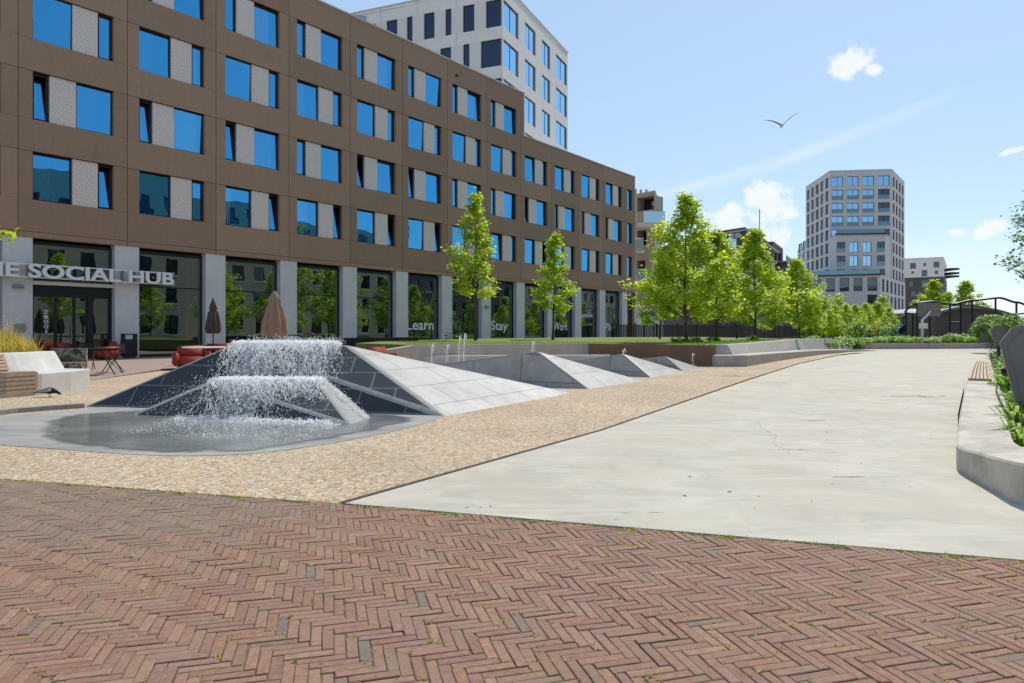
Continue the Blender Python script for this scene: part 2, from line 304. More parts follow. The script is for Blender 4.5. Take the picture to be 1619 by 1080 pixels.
def mat_tiles(name, base, base2, joint, bw, bh, mort, rough, coat=0, off=0.5, bumps=0.3):
    m, nt, N, L, b = newmat(name)
    uv = N.new("ShaderNodeUVMap"); br = N.new("ShaderNodeTexBrick"); L.new(uv.outputs[0], br.inputs["Vector"])
    br.inputs["Color1"].default_value = c4(base); br.inputs["Color2"].default_value = c4(base2); br.inputs["Mortar"].default_value = c4(joint)
    br.inputs["Scale"].default_value = 1; br.inputs["Brick Width"].default_value = bw; br.inputs["Row Height"].default_value = bh; br.inputs["Mortar Size"].default_value = mort; br.inputs["Mortar Smooth"].default_value = 0.1; br.offset = off
    tc = N.new("ShaderNodeTexCoord"); n = N.new("ShaderNodeTexNoise"); L.new(tc.outputs["Object"], n.inputs[0]); n.inputs["Scale"].default_value = 2.2; n.inputs["Detail"].default_value = 7; n.inputs["Roughness"].default_value = 0.7
    r = N.new("ShaderNodeMapRange"); L.new(n.outputs[0], r.inputs[0]); r.inputs[1].default_value = 0.3; r.inputs[2].default_value = 0.7; r.inputs[3].default_value = 0.72; r.inputs[4].default_value = 1.12
    x = N.new("ShaderNodeMix"); x.data_type = 'RGBA'; x.blend_type = 'MULTIPLY'; x.inputs[0].default_value = 1; L.new(br.outputs[0], x.inputs[6]); L.new(r.outputs[0], x.inputs[7]); L.new(x.outputs[2], b.inputs["Base Color"])
    b.inputs["Roughness"].default_value = rough
    if coat: b.inputs["Coat Weight"].default_value = coat; b.inputs["Coat Roughness"].default_value = 0.06
    bn = N.new("ShaderNodeBump"); bn.inputs["Strength"].default_value = bumps; bn.inputs["Distance"].default_value = 0.006; bn.invert = True; L.new(br.outputs["Fac"], bn.inputs["Height"]); L.new(bn.outputs[0], b.inputs["Normal"])
    return m
MT['granite_light'] = mat_tiles("light_granite", (0.45, 0.44, 0.425), (0.36, 0.355, 0.345), (0.17, 0.165, 0.16), 1.3, 0.62, 0.011, 0.55)
MT['granite_wet'] = mat_tiles("wet_dark_granite", (0.010, 0.013, 0.017), (0.018, 0.021, 0.026), (0.13, 0.14, 0.15), 0.80, 0.42, 0.012, 0.42, coat=0.08)
MT['granite_edge'] = M("granite_edge", (0.30, 0.30, 0.295), (0.22, 0.22, 0.22), scale=9, rough=0.5, bump=(30, 0.2))

def mat_cobble():
    m, nt, N, L, b = newmat("beige_cobble"); b.inputs["Roughness"].default_value = 0.85; b.inputs["Specular IOR Level"].default_value = 0.25
    tc = N.new("ShaderNodeTexCoord"); mp = N.new("ShaderNodeMapping"); L.new(tc.outputs["Object"], mp.inputs[0]); mp.inputs["Scale"].default_value = (20, 18, 19); mp.inputs["Rotation"].default_value = (0, 0, 0.55)
    v = N.new("ShaderNodeTexVoronoi"); L.new(mp.outputs[0], v.inputs["Vector"]); v.inputs["Randomness"].default_value = 0.55; v.inputs["Scale"].default_value = 1
    ve = N.new("ShaderNodeTexVoronoi"); ve.feature = 'DISTANCE_TO_EDGE'; L.new(mp.outputs[0], ve.inputs["Vector"]); ve.inputs["Randomness"].default_value = 0.55; ve.inputs["Scale"].default_value = 1
    sp = N.new("ShaderNodeSeparateColor"); L.new(v.outputs["Color"], sp.inputs[0])
    cr = N.new("ShaderNodeValToRGB"); L.new(sp.outputs[0], cr.inputs[0]); e = cr.color_ramp.elements
    e[0].position = 0; e[0].color = (0.40, 0.28, 0.17, 1); e[1].position = 1; e[1].color = (0.64, 0.56, 0.44, 1)
    for p, c in ((0.2, (0.56, 0.44, 0.29, 1)), (0.45, (0.52, 0.36, 0.225, 1)), (0.6, (0.63, 0.53, 0.385, 1)), (0.8, (0.45, 0.38, 0.30, 1))):
        q = cr.color_ramp.elements.new(p); q.color = c
    n = N.new("ShaderNodeTexNoise"); L.new(tc.outputs["Object"], n.inputs[0]); n.inputs["Scale"].default_value = 0.5; n.inputs["Detail"].default_value = 5
    r = N.new("ShaderNodeMapRange"); L.new(n.outputs[0], r.inputs[0]); r.inputs[1].default_value = 0.35; r.inputs[2].default_value = 0.65; r.inputs[3].default_value = 0.86; r.inputs[4].default_value = 1.1
    x = N.new("ShaderNodeMix"); x.data_type = 'RGBA'; x.blend_type = 'MULTIPLY'; x.inputs[0].default_value = 1; L.new(cr.outputs[0], x.inputs[6]); L.new(r.outputs[0], x.inputs[7])
    j = N.new("ShaderNodeMapRange"); L.new(ve.outputs["Distance"], j.inputs[0]); j.inputs[1].default_value = 0.03; j.inputs[2].default_value = 0.12
    y = N.new("ShaderNodeMix"); y.data_type = 'RGBA'; L.new(j.outputs[0], y.inputs[0]); y.inputs[6].default_value = (0.30, 0.22, 0.145, 1); L.new(x.outputs[2], y.inputs[7]); L.new(y.outputs[2], b.inputs["Base Color"])
    bn = N.new("ShaderNodeBump"); bn.inputs["Strength"].default_value = 0.5; bn.inputs["Distance"].default_value = 0.008; j2 = N.new("ShaderNodeMapRange"); L.new(ve.outputs["Distance"], j2.inputs[0]); j2.inputs[1].default_value = 0.0; j2.inputs[2].default_value = 0.3
    L.new(j2.outputs[0], bn.inputs["Height"]); L.new(bn.outputs[0], b.inputs["Normal"])
    return m
MT['cobble'] = mat_cobble()
MT['court'] = M("pale_trowelled_concrete", (0.56, 0.535, 0.465), (0.43, 0.415, 0.365), scale=1.6, rough=0.7, spec=0.35, detail=9, bump=(9, 0.12, 0.006), c3=(0.45, 0.395, 0.32), s3=0.55, stretch=(0.42, 1.0, 1), lo=0.3, hi=0.7)
def mat_court():
    m, nt, N, L, b = newmat("worn_pale_concrete"); b.inputs["Roughness"].default_value = 0.75; b.inputs["Specular IOR Level"].default_value = 0.3
    tc = N.new("ShaderNodeTexCoord")
    def noise(scale, det, st=(1, 1, 1), rot=0, dist=0, ro=.65):
        mp = N.new("ShaderNodeMapping"); L.new(tc.outputs["Object"], mp.inputs[0]); mp.inputs["Scale"].default_value = st; mp.inputs["Rotation"].default_value = (0, 0, rot)
        n = N.new("ShaderNodeTexNoise"); L.new(mp.outputs[0], n.inputs[0]); n.inputs["Scale"].default_value = scale; n.inputs["Detail"].default_value = det; n.inputs["Distortion"].default_value = dist; n.inputs["Roughness"].default_value = ro; return n.outputs[0]
    def mix(f, lo, hi, a, c, amt=1.0):
        r = N.new("ShaderNodeMapRange"); L.new(f, r.inputs[0]); r.inputs[1].default_value = lo; r.inputs[2].default_value = hi; r.inputs[4].default_value = amt
        x = N.new("ShaderNodeMix"); x.data_type = 'RGBA'; L.new(r.outputs[0], x.inputs[0])
        for i, v in ((6, a), (7, c)):
            if isinstance(v, tuple): x.inputs[i].default_value = c4(v)
            else: L.new(v, x.inputs[i])
        return x.outputs[2]
    c = mix(noise(1.3, 9, (1, 1, 1), 0, .8), .36, .64, (0.505, 0.47, 0.39), (0.405, 0.378, 0.312))
    c = mix(noise(2.2, 8, (.35, 1.6, 1), -.35, 1.2), .50, .68, c, (0.565, 0.53, 0.45), .7)      # trowel sweeps
    c = mix(noise(.5, 5, (1, 1, 1), .4, .5), .52, .74, c, (0.42, 0.355, 0.27), .85)            # warm stains
    c = mix(noise(9, 6, (1, 1, 1), 0, .3, .75), .60, .74, c, (0.36, 0.34, 0.30), .5)          # blotches
    c = mix(noise(70, 3), .66, .76, c, (0.28, 0.26, 0.225), .6)                               # grit
    vo = N.new("ShaderNodeTexVoronoi"); vo.feature = 'DISTANCE_TO_EDGE'; mp = N.new("ShaderNodeMapping"); L.new(tc.outputs["Object"], mp.inputs[0]); ad = N.new("ShaderNodeMix"); ad.data_type = 'RGBA'; ad.inputs[0].default_value = .25; L.new(tc.outputs["Object"], ad.inputs[6])
    nn = N.new("ShaderNodeTexNoise"); L.new(tc.outputs["Object"], nn.inputs[0]); nn.inputs["Scale"].default_value = 1.4; nn.inputs["Detail"].default_value = 5; L.new(nn.outputs["Color"], ad.inputs[7]); L.new(ad.outputs[2], vo.inputs["Vector"]); vo.inputs["Scale"].default_value = .33
    ck = N.new("ShaderNodeMapRange"); L.new(vo.outputs["Distance"], ck.inputs[0]); ck.inputs[1].default_value = 0.0; ck.inputs[2].default_value = 0.0035; ck.inputs[3].default_value = .55; ck.inputs[4].default_value = 0
    x = N.new("ShaderNodeMix"); x.data_type = 'RGBA'; L.new(ck.outputs[0], x.inputs[0]); L.new(c, x.inputs[6]); x.inputs[7].default_value = (0.27, 0.25, 0.21, 1); L.new(x.outputs[2], b.inputs["Base Color"])
    bn = N.new("ShaderNodeBump"); bn.inputs["Strength"].default_value = .25; bn.inputs["Distance"].default_value = .005; L.new(noise(24, 7), bn.inputs["Height"]); L.new(bn.outputs[0], b.inputs["Normal"]); return m
MT['court'] = mat_court()
def mat_stain():
    m, nt, N, L, b = newmat("soft_stain"); b.inputs["Base Color"].default_value = (0.36, 0.27, 0.17, 1); b.inputs["Roughness"].default_value = .85
    tc = N.new("ShaderNodeTexCoord"); n = N.new("ShaderNodeTexNoise"); L.new(tc.outputs["Object"], n.inputs[0]); n.inputs["Scale"].default_value = 9; n.inputs["Detail"].default_value = 6
    r = N.new("ShaderNodeMapRange"); L.new(n.outputs[0], r.inputs[0]); r.inputs[1].default_value = .42; r.inputs[2].default_value = .68; r.inputs[4].default_value = .8; L.new(r.outputs[0], b.inputs["Alpha"]); return m
MT['stain'] = mat_stain()
MT['apron'] = M("sandy_paving", (0.50, 0.45, 0.385), (0.42, 0.37, 0.31), scale=6, rough=0.85, bump=(24, 0.15), c3=(0.44, 0.38, 0.31), s3=0.25)
MT['terrace'] = M("pink_paving", (0.36, 0.27, 0.225), (0.30, 0.215, 0.175), scale=8, rough=0.85, bump=(20, 0.2))
MT['ground'] = M("ground", (0.40, 0.36, 0.30), (0.33, 0.29, 0.24), scale=0.8, rough=0.9)
MT['joint'] = M("dark_joint", (0.075, 0.06, 0.042), (0.12, 0.10, 0.06), scale=12, rough=0.95)
MT['sand'] = M("joint_sand", (0.20, 0.15, 0.10), (0.06, 0.045, 0.032), scale=7, rough=0.95, detail=8, c3=(0.20, 0.19, 0.055), s3=2.6, lo=0.36, hi=0.60)
MT['lawn'] = M("lawn", (0.13, 0.19, 0.03), (0.20, 0.22, 0.05), scale=5, rough=0.9, bump=(50, 0.7, 0.03), c3=(0.17, 0.21, 0.045), s3=0.4)
MT['basin'] = M("basin_concrete", (0.47, 0.46, 0.43), (0.33, 0.325, 0.30), scale=1.6, rough=0.4, c3=(0.24, 0.24, 0.225), s3=1.1, detail=8, stretch=(.5, 1.4, 1), lo=.3, hi=.7)

def mat_brick_paver():
    m, nt, N, L, b = newmat("clay_paver"); b.inputs["Roughness"].default_value = 0.85; b.inputs["Specular IOR Level"].default_value = 0.25
    at = N.new("ShaderNodeAttribute"); at.attribute_name = "paver"
    tc = N.new("ShaderNodeTexCoord"); n = N.new("ShaderNodeTexNoise"); L.new(tc.outputs["Object"], n.inputs[0]); n.inputs["Scale"].default_value = 32; n.inputs["Detail"].default_value = 9; n.inputs["Roughness"].default_value = 0.75
    r = N.new("ShaderNodeMapRange"); L.new(n.outputs[0], r.inputs[0]); r.inputs[1].default_value = 0.3; r.inputs[2].default_value = 0.7; r.inputs[3].default_value = 0.58; r.inputs[4].default_value = 1.2
    x = N.new("ShaderNodeMix"); x.data_type = 'RGBA'; x.blend_type = 'MULTIPLY'; x.inputs[0].default_value = 1; L.new(at.outputs["Color"], x.inputs[6]); L.new(r.outputs[0], x.inputs[7])
    n2 = N.new("ShaderNodeTexNoise"); L.new(tc.outputs["Object"], n2.inputs[0]); n2.inputs["Scale"].default_value = 3.2; n2.inputs["Detail"].default_value = 7; n2.inputs["Roughness"].default_value = 0.7
    r2 = N.new("ShaderNodeMapRange"); L.new(n2.outputs[0], r2.inputs[0]); r2.inputs[1].default_value = 0.42; r2.inputs[2].default_value = 0.72; r2.inputs[4].default_value = 0.7
    y = N.new("ShaderNodeMix"); y.data_type = 'RGBA'; L.new(r2.outputs[0], y.inputs[0]); L.new(x.outputs[2], y.inputs[6]); y.inputs[7].default_value = (0.25, 0.19, 0.135, 1); L.new(y.outputs[2], b.inputs["Base Color"])
    bn = N.new("ShaderNodeBump"); bn.inputs["Strength"].default_value = 0.5; bn.inputs["Distance"].default_value = 0.004; L.new(n.outputs[0], bn.inputs["Height"]); L.new(bn.outputs[0], b.inputs["Normal"])
    return m
MT['paver'] = mat_brick_paver()

def mat_water():
    m, nt, N, L, b = newmat("shallow_water"); b.inputs["Base Color"].default_value = (0.06, 0.07, 0.072, 1); b.inputs["Roughness"].default_value = 0.09; b.inputs["IOR"].default_value = 1.33; b.inputs["Specular IOR Level"].default_value = 0.7
    tc = N.new("ShaderNodeTexCoord"); mp = N.new("ShaderNodeMapping"); L.new(tc.outputs["Object"], mp.inputs[0]); mp.inputs["Scale"].default_value = (1, 2.2, 1)
    n = N.new("ShaderNodeTexNoise"); L.new(mp.outputs[0], n.inputs[0]); n.inputs["Scale"].default_value = 7; n.inputs["Detail"].default_value = 4
    bn = N.new("ShaderNodeBump"); bn.inputs["Strength"].default_value = 0.35; bn.inputs["Distance"].default_value = 0.02; L.new(n.outputs[0], bn.inputs["Height"]); L.new(bn.outputs[0], b.inputs["Normal"])
    n2 = N.new("ShaderNodeTexNoise"); L.new(tc.outputs["Object"], n2.inputs[0]); n2.inputs["Scale"].default_value = 0.9; n2.inputs["Detail"].default_value = 6
    r = N.new("ShaderNodeMapRange"); L.new(n2.outputs[0], r.inputs[0]); r.inputs[1].default_value = 0.35; r.inputs[2].default_value = 0.68
    x = N.new("ShaderNodeMix"); x.data_type = 'RGBA'; L.new(r.outputs[0], x.inputs[0]); x.inputs[6].default_value = (0.13, 0.14, 0.137, 1); x.inputs[7].default_value = (0.27, 0.28, 0.265, 1); L.new(x.outputs[2], b.inputs["Base Color"])
    at = N.new("ShaderNodeAttribute"); at.attribute_name = "tone"; n3 = N.new("ShaderNodeTexNoise"); L.new(tc.outputs["Object"], n3.inputs[0]); n3.inputs["Scale"].default_value = 2.4; n3.inputs["Detail"].default_value = 6
    sm = N.new("ShaderNodeMath"); sm.operation = 'MULTIPLY_ADD'; L.new(n3.outputs[0], sm.inputs[0]); sm.inputs[1].default_value = 1.1; sm.inputs[2].default_value = -.55; s2 = N.new("ShaderNodeMath"); s2.operation = 'ADD'; L.new(sm.outputs[0], s2.inputs[0]); L.new(at.outputs["Fac"], s2.inputs[1])
    ra = N.new("ShaderNodeMapRange"); ra.interpolation_type = 'SMOOTHSTEP'; L.new(s2.outputs[0], ra.inputs[0]); ra.inputs[1].default_value = .12; ra.inputs[2].default_value = .62
    tr = N.new("ShaderNodeBsdfTransparent"); mx = N.new("ShaderNodeMixShader"); L.new(ra.outputs[0], mx.inputs[0]); L.new(tr.outputs[0], mx.inputs[1]); L.new(b.outputs[0], mx.inputs[2]); L.new(mx.outputs[0], N["Material Output"].inputs[0])
    return m
MT['water'] = mat_water()
def mat_foam(name):
    m, nt, N, L, b = newmat(name); b.inputs["Base Color"].default_value = (0.9, 0.92, 0.94, 1); b.inputs["Roughness"].default_value = 0.3
    uv = N.new("ShaderNodeUVMap"); mp = N.new("ShaderNodeMapping"); L.new(uv.outputs[0], mp.inputs[0]); mp.inputs["Scale"].default_value = (1.25, 0.8, 1)
    def mth(op, a, c=None, cl=False):
        n = N.new("ShaderNodeMath"); n.operation = op; n.use_clamp = cl
        for i, v in enumerate((a, c)):
            if v is None: continue
            if isinstance(v, (int, float)): n.inputs[i].default_value = v
            else: L.new(v, n.inputs[i])
        return n.outputs[0]
    def noise(scale, det, dist=0.6, ro=.7):
        n = N.new("ShaderNodeTexNoise"); L.new(mp.outputs[0], n.inputs[0]); n.inputs["Scale"].default_value = scale; n.inputs["Detail"].default_value = det; n.inputs["Roughness"].default_value = ro; n.inputs["Distortion"].default_value = dist; return n.outputs[0]
    at = N.new("ShaderNodeAttribute"); at.attribute_name = "tone"
    ridge = mth('SUBTRACT', 0.5, mth('MULTIPLY', mth('ABSOLUTE', mth('SUBTRACT', noise(5.5, 3, 1.0, .55), 0.5)), 5.5))      # strands
    ridge2 = mth('SUBTRACT', 0.45, mth('MULTIPLY', mth('ABSOLUTE', mth('SUBTRACT', noise(13, 3, .8, .6), 0.5)), 5.0))
    fine = mth('MULTIPLY', mth('SUBTRACT', noise(26, 4, .3, .75), 0.5), 1.3)
    v = mth('ADD', mth('ADD', mth('MAXIMUM', ridge, ridge2), fine), at.outputs["Fac"])
    r = N.new("ShaderNodeMapRange"); L.new(v, r.inputs[0]); r.inputs[1].default_value = -0.02; r.inputs[2].default_value = 0.26
    t = N.new("ShaderNodeBsdfTransparent"); tl = N.new("ShaderNodeBsdfTranslucent"); tl.inputs[0].default_value = (0.95, 0.96, 0.97, 1)
    a = N.new("ShaderNodeMixShader"); a.inputs[0].default_value = 0.6; L.new(b.outputs[0], a.inputs[1]); L.new(tl.outputs[0], a.inputs[2])
    mx = N.new("ShaderNodeMixShader"); L.new(r.outputs[0], mx.inputs[0]); L.new(t.outputs[0], mx.inputs[1]); L.new(a.outputs[0], mx.inputs[2]); L.new(mx.outputs[0], N["Material Output"].inputs[0])
    return m
MT['foam'] = mat_foam("falling_water")
def mat_drop():
    m, nt, N, L, b = newmat("water_drop"); b.inputs["Base Color"].default_value = (0.95, 0.96, 0.97, 1); b.inputs["Roughness"].default_value = 0.2
    tl = N.new("ShaderNodeBsdfTranslucent"); tl.inputs[0].default_value = (0.97, 0.98, 0.98, 1)
    a = N.new("ShaderNodeMixShader"); a.inputs[0].default_value = 0.6; L.new(b.outputs[0], a.inputs[1]); L.new(tl.outputs[0], a.inputs[2]); L.new(a.outputs[0], N["Material Output"].inputs[0])
    return m
MT['drop'] = mat_drop()

def set_tone(me, vals, name="tone"):
    a = me.attributes.new(name, 'FLOAT', 'POINT'); a.data.foreach_set("value", vals)

# ------------------------------------------------------------------ the ground
def sheet(name, poly, z, mat, thick=0.0, kind='structure'):
    mb = MB()
    if thick: mb.prism(poly, [(zz - thick) for zz in (z if isinstance(z, list) else [z] * len(poly))], z)
    else:
        zz = z if isinstance(z, list) else [z] * len(poly); mb.face([(p[0], p[1], q) for p, q in zip(poly, zz)])
    return tag(mb.build(name, mat), kind=kind)
sheet("ground", [(-1500, -300), (1500, -300), (1500, 2500), (-1500, 2500)], -0.05, MT['ground'])
BR0, BR1, BR2 = (-4.30, 5.80), (-1.235, 4.965), (2.80, 3.725)           # edge of the brick pavement
def brick_edge(x):
    a, b = (BR0, BR1) if x < BR1[0] else (BR1, BR2)
    return a[1] + (x - a[0]) * (b[1] - a[1]) / (b[0] - a[0])
xs = [-22, -4.3, -1.235]
cob = [(x, brick_edge(x) + 0.012) for x in xs] + [G(951, 680), G(1180, 601), G(1265, 574), G(1325, 561.5), (20, 41), (8, 34), (3, 30), (-12, 29), (-30, 20)]
sheet("cobble_paving", cob, 0.0, MT['cobble'], 0.045)
court = [(BR1[0] + 0.02, BR1[1] + 0.014), (0.8, brick_edge(0.8) + 0.014), (2.8, brick_edge(2.8) + 0.014), (4.5, brick_edge(4.5) + 0.014), (9, 2.0), (24, 20), (30, 38), G(1560, 563), G(1535, 558.5), G(1490, 556.5), G(1430, 556), G(1380, 557), G(1325, 562.5), G(1265, 575), G(1180, 602.5), G(951, 681.5)]
sheet("concrete_court", court, 0.004, MT['court'], 0.05)
jl = [(BR1[0] - 0.01, BR1[1] + 0.03), G(951, 680), G(1180, 601), G(1265, 574), G(1325, 561.5)]
mbj = MB()
for a, b in zip(jl, jl[1:]):
    d = Vector((b[0] - a[0], b[1] - a[1])).normalized(); nx, ny = -d.y * 0.02, d.x * 0.02
    mbj.face([(a[0] - nx, a[1] - ny, 0.006), (b[0] - nx, b[1] - ny, 0.006), (b[0] + nx, b[1] + ny, 0.006), (a[0] + nx, a[1] + ny, 0.006)])
tag(mbj.build("expansion_joint", MT['joint']), kind='structure')
sheet("sandy_apron", [(8, 33), G(1325, 561), (20, 40), (60, 40), (80, 80), (30, 80), (10, 60)], -0.005, MT['apron'])
sheet("terrace_paving", [(-10.7, 17.0), (-40, 4), (-45, 20), (0.5, 53), (2, 45), (-4.5, 26.5), (-9.3, 24.0), (-11.2, 22.2)], [0.006, 0.006, 0.12, 0.12, 0.10, 0.06, 0.05, 0.035], MT['terrace'])

# herringbone clay pavers, laid one by one in a bed of dark sand
def lay_pavers():
    bed = [(-22, -4), (22, -4), (22, brick_edge(22)), (2.8, brick_edge(2.8)), (-1.235, 4.965), (-4.3, 5.8), (-22, brick_edge(-22))]
    sheet("paver_bed", [(x, y + (0.02 if y > 0 else 0)) for x, y in bed], -0.005, MT['sand'])
    W, n = 0.0465, 4
    ax = Vector((math.sin(R(74.6)), math.cos(R(74.6)))); ay = Vector((-ax.y, ax.x))
    mb = MB(); cols = []; rnd = random.Random(3); tufts = []
    def inside(p): return -9.2 < p.x < 9.2 and 0.9 < p.y < brick_edge(p.x) - 0.012 and abs(p.x) < 0.86 * p.y + 3.6
    tones = [(0.315, 0.18, 0.142), (0.33, 0.192, 0.15), (0.295, 0.168, 0.136), (0.335, 0.205, 0.155), (0.285, 0.168, 0.14), (0.30, 0.165, 0.122)]
    greys = [(0.21, 0.165, 0.145), (0.24, 0.185, 0.155), (0.20, 0.17, 0.15)]
    rng = 250
    for j in range(-rng, rng):
        for i in range(-rng, rng):
            k = (i + j) % (2 * n)
            if k == 0: r = (i, j, i + n, j + 1)
            elif k == n: r = (i, j, i + 1, j + n)      # upright brick starting in this cell
            else: continue
            c = (ax * (r[0] + r[2]) + ay * (r[1] + r[3])) * (W / 2)
            if not inside(c): continue
            g = 0.0009 + 0.0034 * rnd.random() ** 2; hx = (r[2] - r[0]) * W / 2 - g; hy = (r[3] - r[1]) * W / 2 - g
            c = c + ax * (rnd.uniform(-.0022, .0022) + .007 * math.sin(c.y * 2.3 + c.x)) + ay * (rnd.uniform(-.0022, .0022) + .007 * math.sin(c.x * 1.9 - c.y * .7))
            for s1 in (1, -1):
                for s2 in (1, -1):
                    if (c + ax * (hx * s1) + ay * (hy * s2)).y > brick_edge(c.x) + 0.01: hx *= 0.98
            ra = rnd.gauss(0, 0.012); ca, sa = math.cos(ra), math.sin(ra); z0 = min(.003, max(-.0022, rnd.gauss(0, 0.0014)))
            tx, ty = rnd.gauss(0, 0.010), rnd.gauss(0, 0.010); bv = 0.0025 + rnd.random() * 0.0015
            base = len(mb.v)
            for (ex, z) in ((0, -0.012), (0, -0.0025), (bv, 0.0)):
                for sx_, sy_ in ((-1, -1), (1, -1), (1, 1), (-1, 1)):
                    u = sx_ * (hx - ex); v = sy_ * (hy - ex); uu, vv = u * ca - v * sa, u * sa + v * ca
                    p = c + ax * uu + ay * vv
                    mb.v.append((p.x, p.y, z0 + z + uu * tx * (.3 if hx > hy else 1) + vv * ty * (.3 if hy > hx else 1)))
            for lv in (0, 4):
                for q in range(4): qq = (q + 1) % 4; mb.fi((base + lv + q, base + lv + qq, base + lv + 4 + qq, base + lv + 4 + q))
            mb.fi((base + 8, base + 9, base + 10, base + 11))
            t = rnd.choice(greys) if rnd.random() < 0.009 else rnd.choice(tones); f = rnd.uniform(0.9, 1.1)
            col = (t[0] * f, t[1] * f * .97, t[2] * f * .90, 1)
            # an older, greyer repair in the far corner
            gq = min(1, max(0, (-1.3 - c.x + rnd.gauss(0, .18)) * 1.6)) * min(1, max(0, (c.y - 3.6 - 0.10 * (c.x + 4) + rnd.gauss(0, .10)) * 2.2)); g3 = (0.255, 0.185, 0.142); col = tuple(col[q] * (1 - .85 * gq) + g3[q] * f * .85 * gq for q in range(3)) + (1,)
            cols += [col] * 12
            if rnd.random() < 0.75: tufts.append(c + ax * (hx + g) * rnd.choice((-1, 1)) + ay * (rnd.uniform(-1, 1) * hy) if rnd.random() < .4 else c + ay * (hy + g) * rnd.choice((-1, 1)) + ax * (rnd.uniform(-1, 1) * hx))
    me = mb.mesh("brick_pavement", MT['paver'])
    a = me.attributes.new("paver", 'FLOAT_COLOR', 'POINT'); a.data.foreach_set("color", [q for c in cols for q in c])
    tag(put("brick_pavement", me), kind='structure')
    # moss and small weeds in the joints
    gm = MB(); tones_ = []
    for x in [q * 0.05 for q in range(-86, 60)]:
        for q in range(3):
            if rnd.random() < 0.75: tufts.append(Vector((x + rnd.uniform(-.03, .03), brick_edge(x) - rnd.uniform(-0.01, 0.035))))
    for p in tufts:
        dens = 0.5 + 0.5 * math.sin(p.x * 2.1 + 1.3) * math.sin(p.y * 3.3 + p.x)
        edge = brick_edge(p.x) - p.y < 0.05
        if not edge and rnd.random() > 0.2 + 0.75 * dens: continue
        for b in range(rnd.randint(3, 8)):
            q = p + Vector((rnd.uniform(-.014, .014), rnd.uniform(-.012, .012))); h = rnd.uniform(0.002, 0.015) * (1.6 if rnd.random() < .08 else 1); an = rnd.uniform(0, 6.28); w = rnd.uniform(0.003, 0.008)
            dx, dy = math.cos(an) * w, math.sin(an) * w
            gm.face([(q.x - dx, q.y - dy, -0.007), (q.x + dx, q.y + dy, -0.007), (q.x + dy * 2 + rnd.uniform(-.006, .006), q.y - dx * 2 + rnd.uniform(-.006, .006), h)]); tones_ += [rnd.random()] * 3
    me = gm.mesh("joint_moss", MT['moss']); set_tone(me, tones_)
    tag(put("joint_moss", me), "thin moss and weeds growing in the joints of the clay pavers", "moss", kind='stuff')
lay_pavers()

# ------------------------------------------------------------------ walls with real openings
def grid_wall(mb, x0, x1, z0, z1, holes, depth, m=0, M_=None, y=0.0, mr=None):
    """outer skin in the plane y, openings with reveals going inwards (+y)"""
    mb.M = M_; mr = m if mr is None else mr
    holes = [h for h in holes if h[1] > x0 and h[0] < x1 and h[3] > z0 and h[2] < z1]
    X = sorted({x0, x1} | {min(max(v, x0), x1) for h in holes for v in h[:2]}); Zs = sorted({z0, z1} | {min(max(v, z0), z1) for h in holes for v in h[2:]})
    for xa, xb in zip(X, X[1:]):
        if xb - xa < 1e-5: continue
        run = None
        for za, zb in list(zip(Zs, Zs[1:])) + [(None, None)]:
            solid = za is not None and zb - za > 1e-6 and not any(h[0] < (xa + xb) / 2 < h[1] and h[2] < (za + zb) / 2 < h[3] for h in holes)
            if solid: run = (run[0], zb) if run else (za, zb)
            elif run:
                a, b = run; mb.face([(xa, y, a), (xb, y, a), (xb, y, b), (xa, y, b)], m, [(xa, a), (xb, a), (xb, b), (xa, b)]); run = None
    for a, b, c, d in holes:
        for p in ([(a, y, c), (a, y, d), (a, y + depth, d), (a, y + depth, c)], [(b, y, d), (b, y, c), (b, y + depth, c), (b, y + depth, d)],
                  [(a, y, d), (b, y, d), (b, y + depth, d), (a, y + depth, d)], [(b, y, c), (a, y, c), (a, y + depth, c), (b, y + depth, c)]):
            mb.face(p, mr, [(q[0] + q[1], q[2]) for q in p])
    mb.M = None
def frame_mb(w, h, bar, d, cols=1, rows=1, mull=0.05):
    mb = MB(); mb.box(0, bar, 0, d, 0, h); mb.box(w - bar, w, 0, d, 0, h); mb.box(bar, w - bar, 0, d, 0, bar); mb.box(bar, w - bar, 0, d, h - bar, h)
    for k in range(1, cols): x = w * k / cols; mb.box(x - mull / 2, x + mull / 2, 0.005, d - .005, bar, h - bar)
    for k in range(1, rows): z = h * k / rows; mb.box(bar, w - bar, 0.008, d - .008, z - mull / 2, z + mull / 2)
    return mb
def pane_mb(w, h, bar, y): 
    mb = MB(); mb.box(bar, w - bar, y, y + 0.012, bar, h - bar); return mb
def fmat(p0, p1, z=0.0):
    d = Vector((p1[0] - p0[0], p1[1] - p0[1], 0)).normalized(); i = Vector((-d.y, d.x, 0))
    return Matrix(((d.x, i.x, 0, p0[0]), (d.y, i.y, 0, p0[1]), (0, 0, 1, z), (0, 0, 0, 1)))
def text_mesh(txt, size=1.0, bold=0.0, ext=0.0, mat=None):
    cu = bpy.data.curves.new("lettering", 'FONT'); cu.body = txt; cu.size = size; cu.offset = bold; cu.extrude = ext; cu.resolution_u = 4
    o = bpy.data.objects.new("lettering", cu); COL.objects.link(o); dg = bpy.context.evaluated_depsgraph_get()
    me = bpy.data.meshes.new_from_object(o.evaluated_get(dg)); bpy.data.objects.remove(o); bpy.data.curves.remove(cu)
    me.materials.clear()
    if mat: me.materials.append(mat)
    return me
def text_bounds(me): xs_ = [v.co.x for v in me.vertices]; ys_ = [v.co.y for v in me.vertices]; return min(xs_), max(xs_), min(ys_), max(ys_)

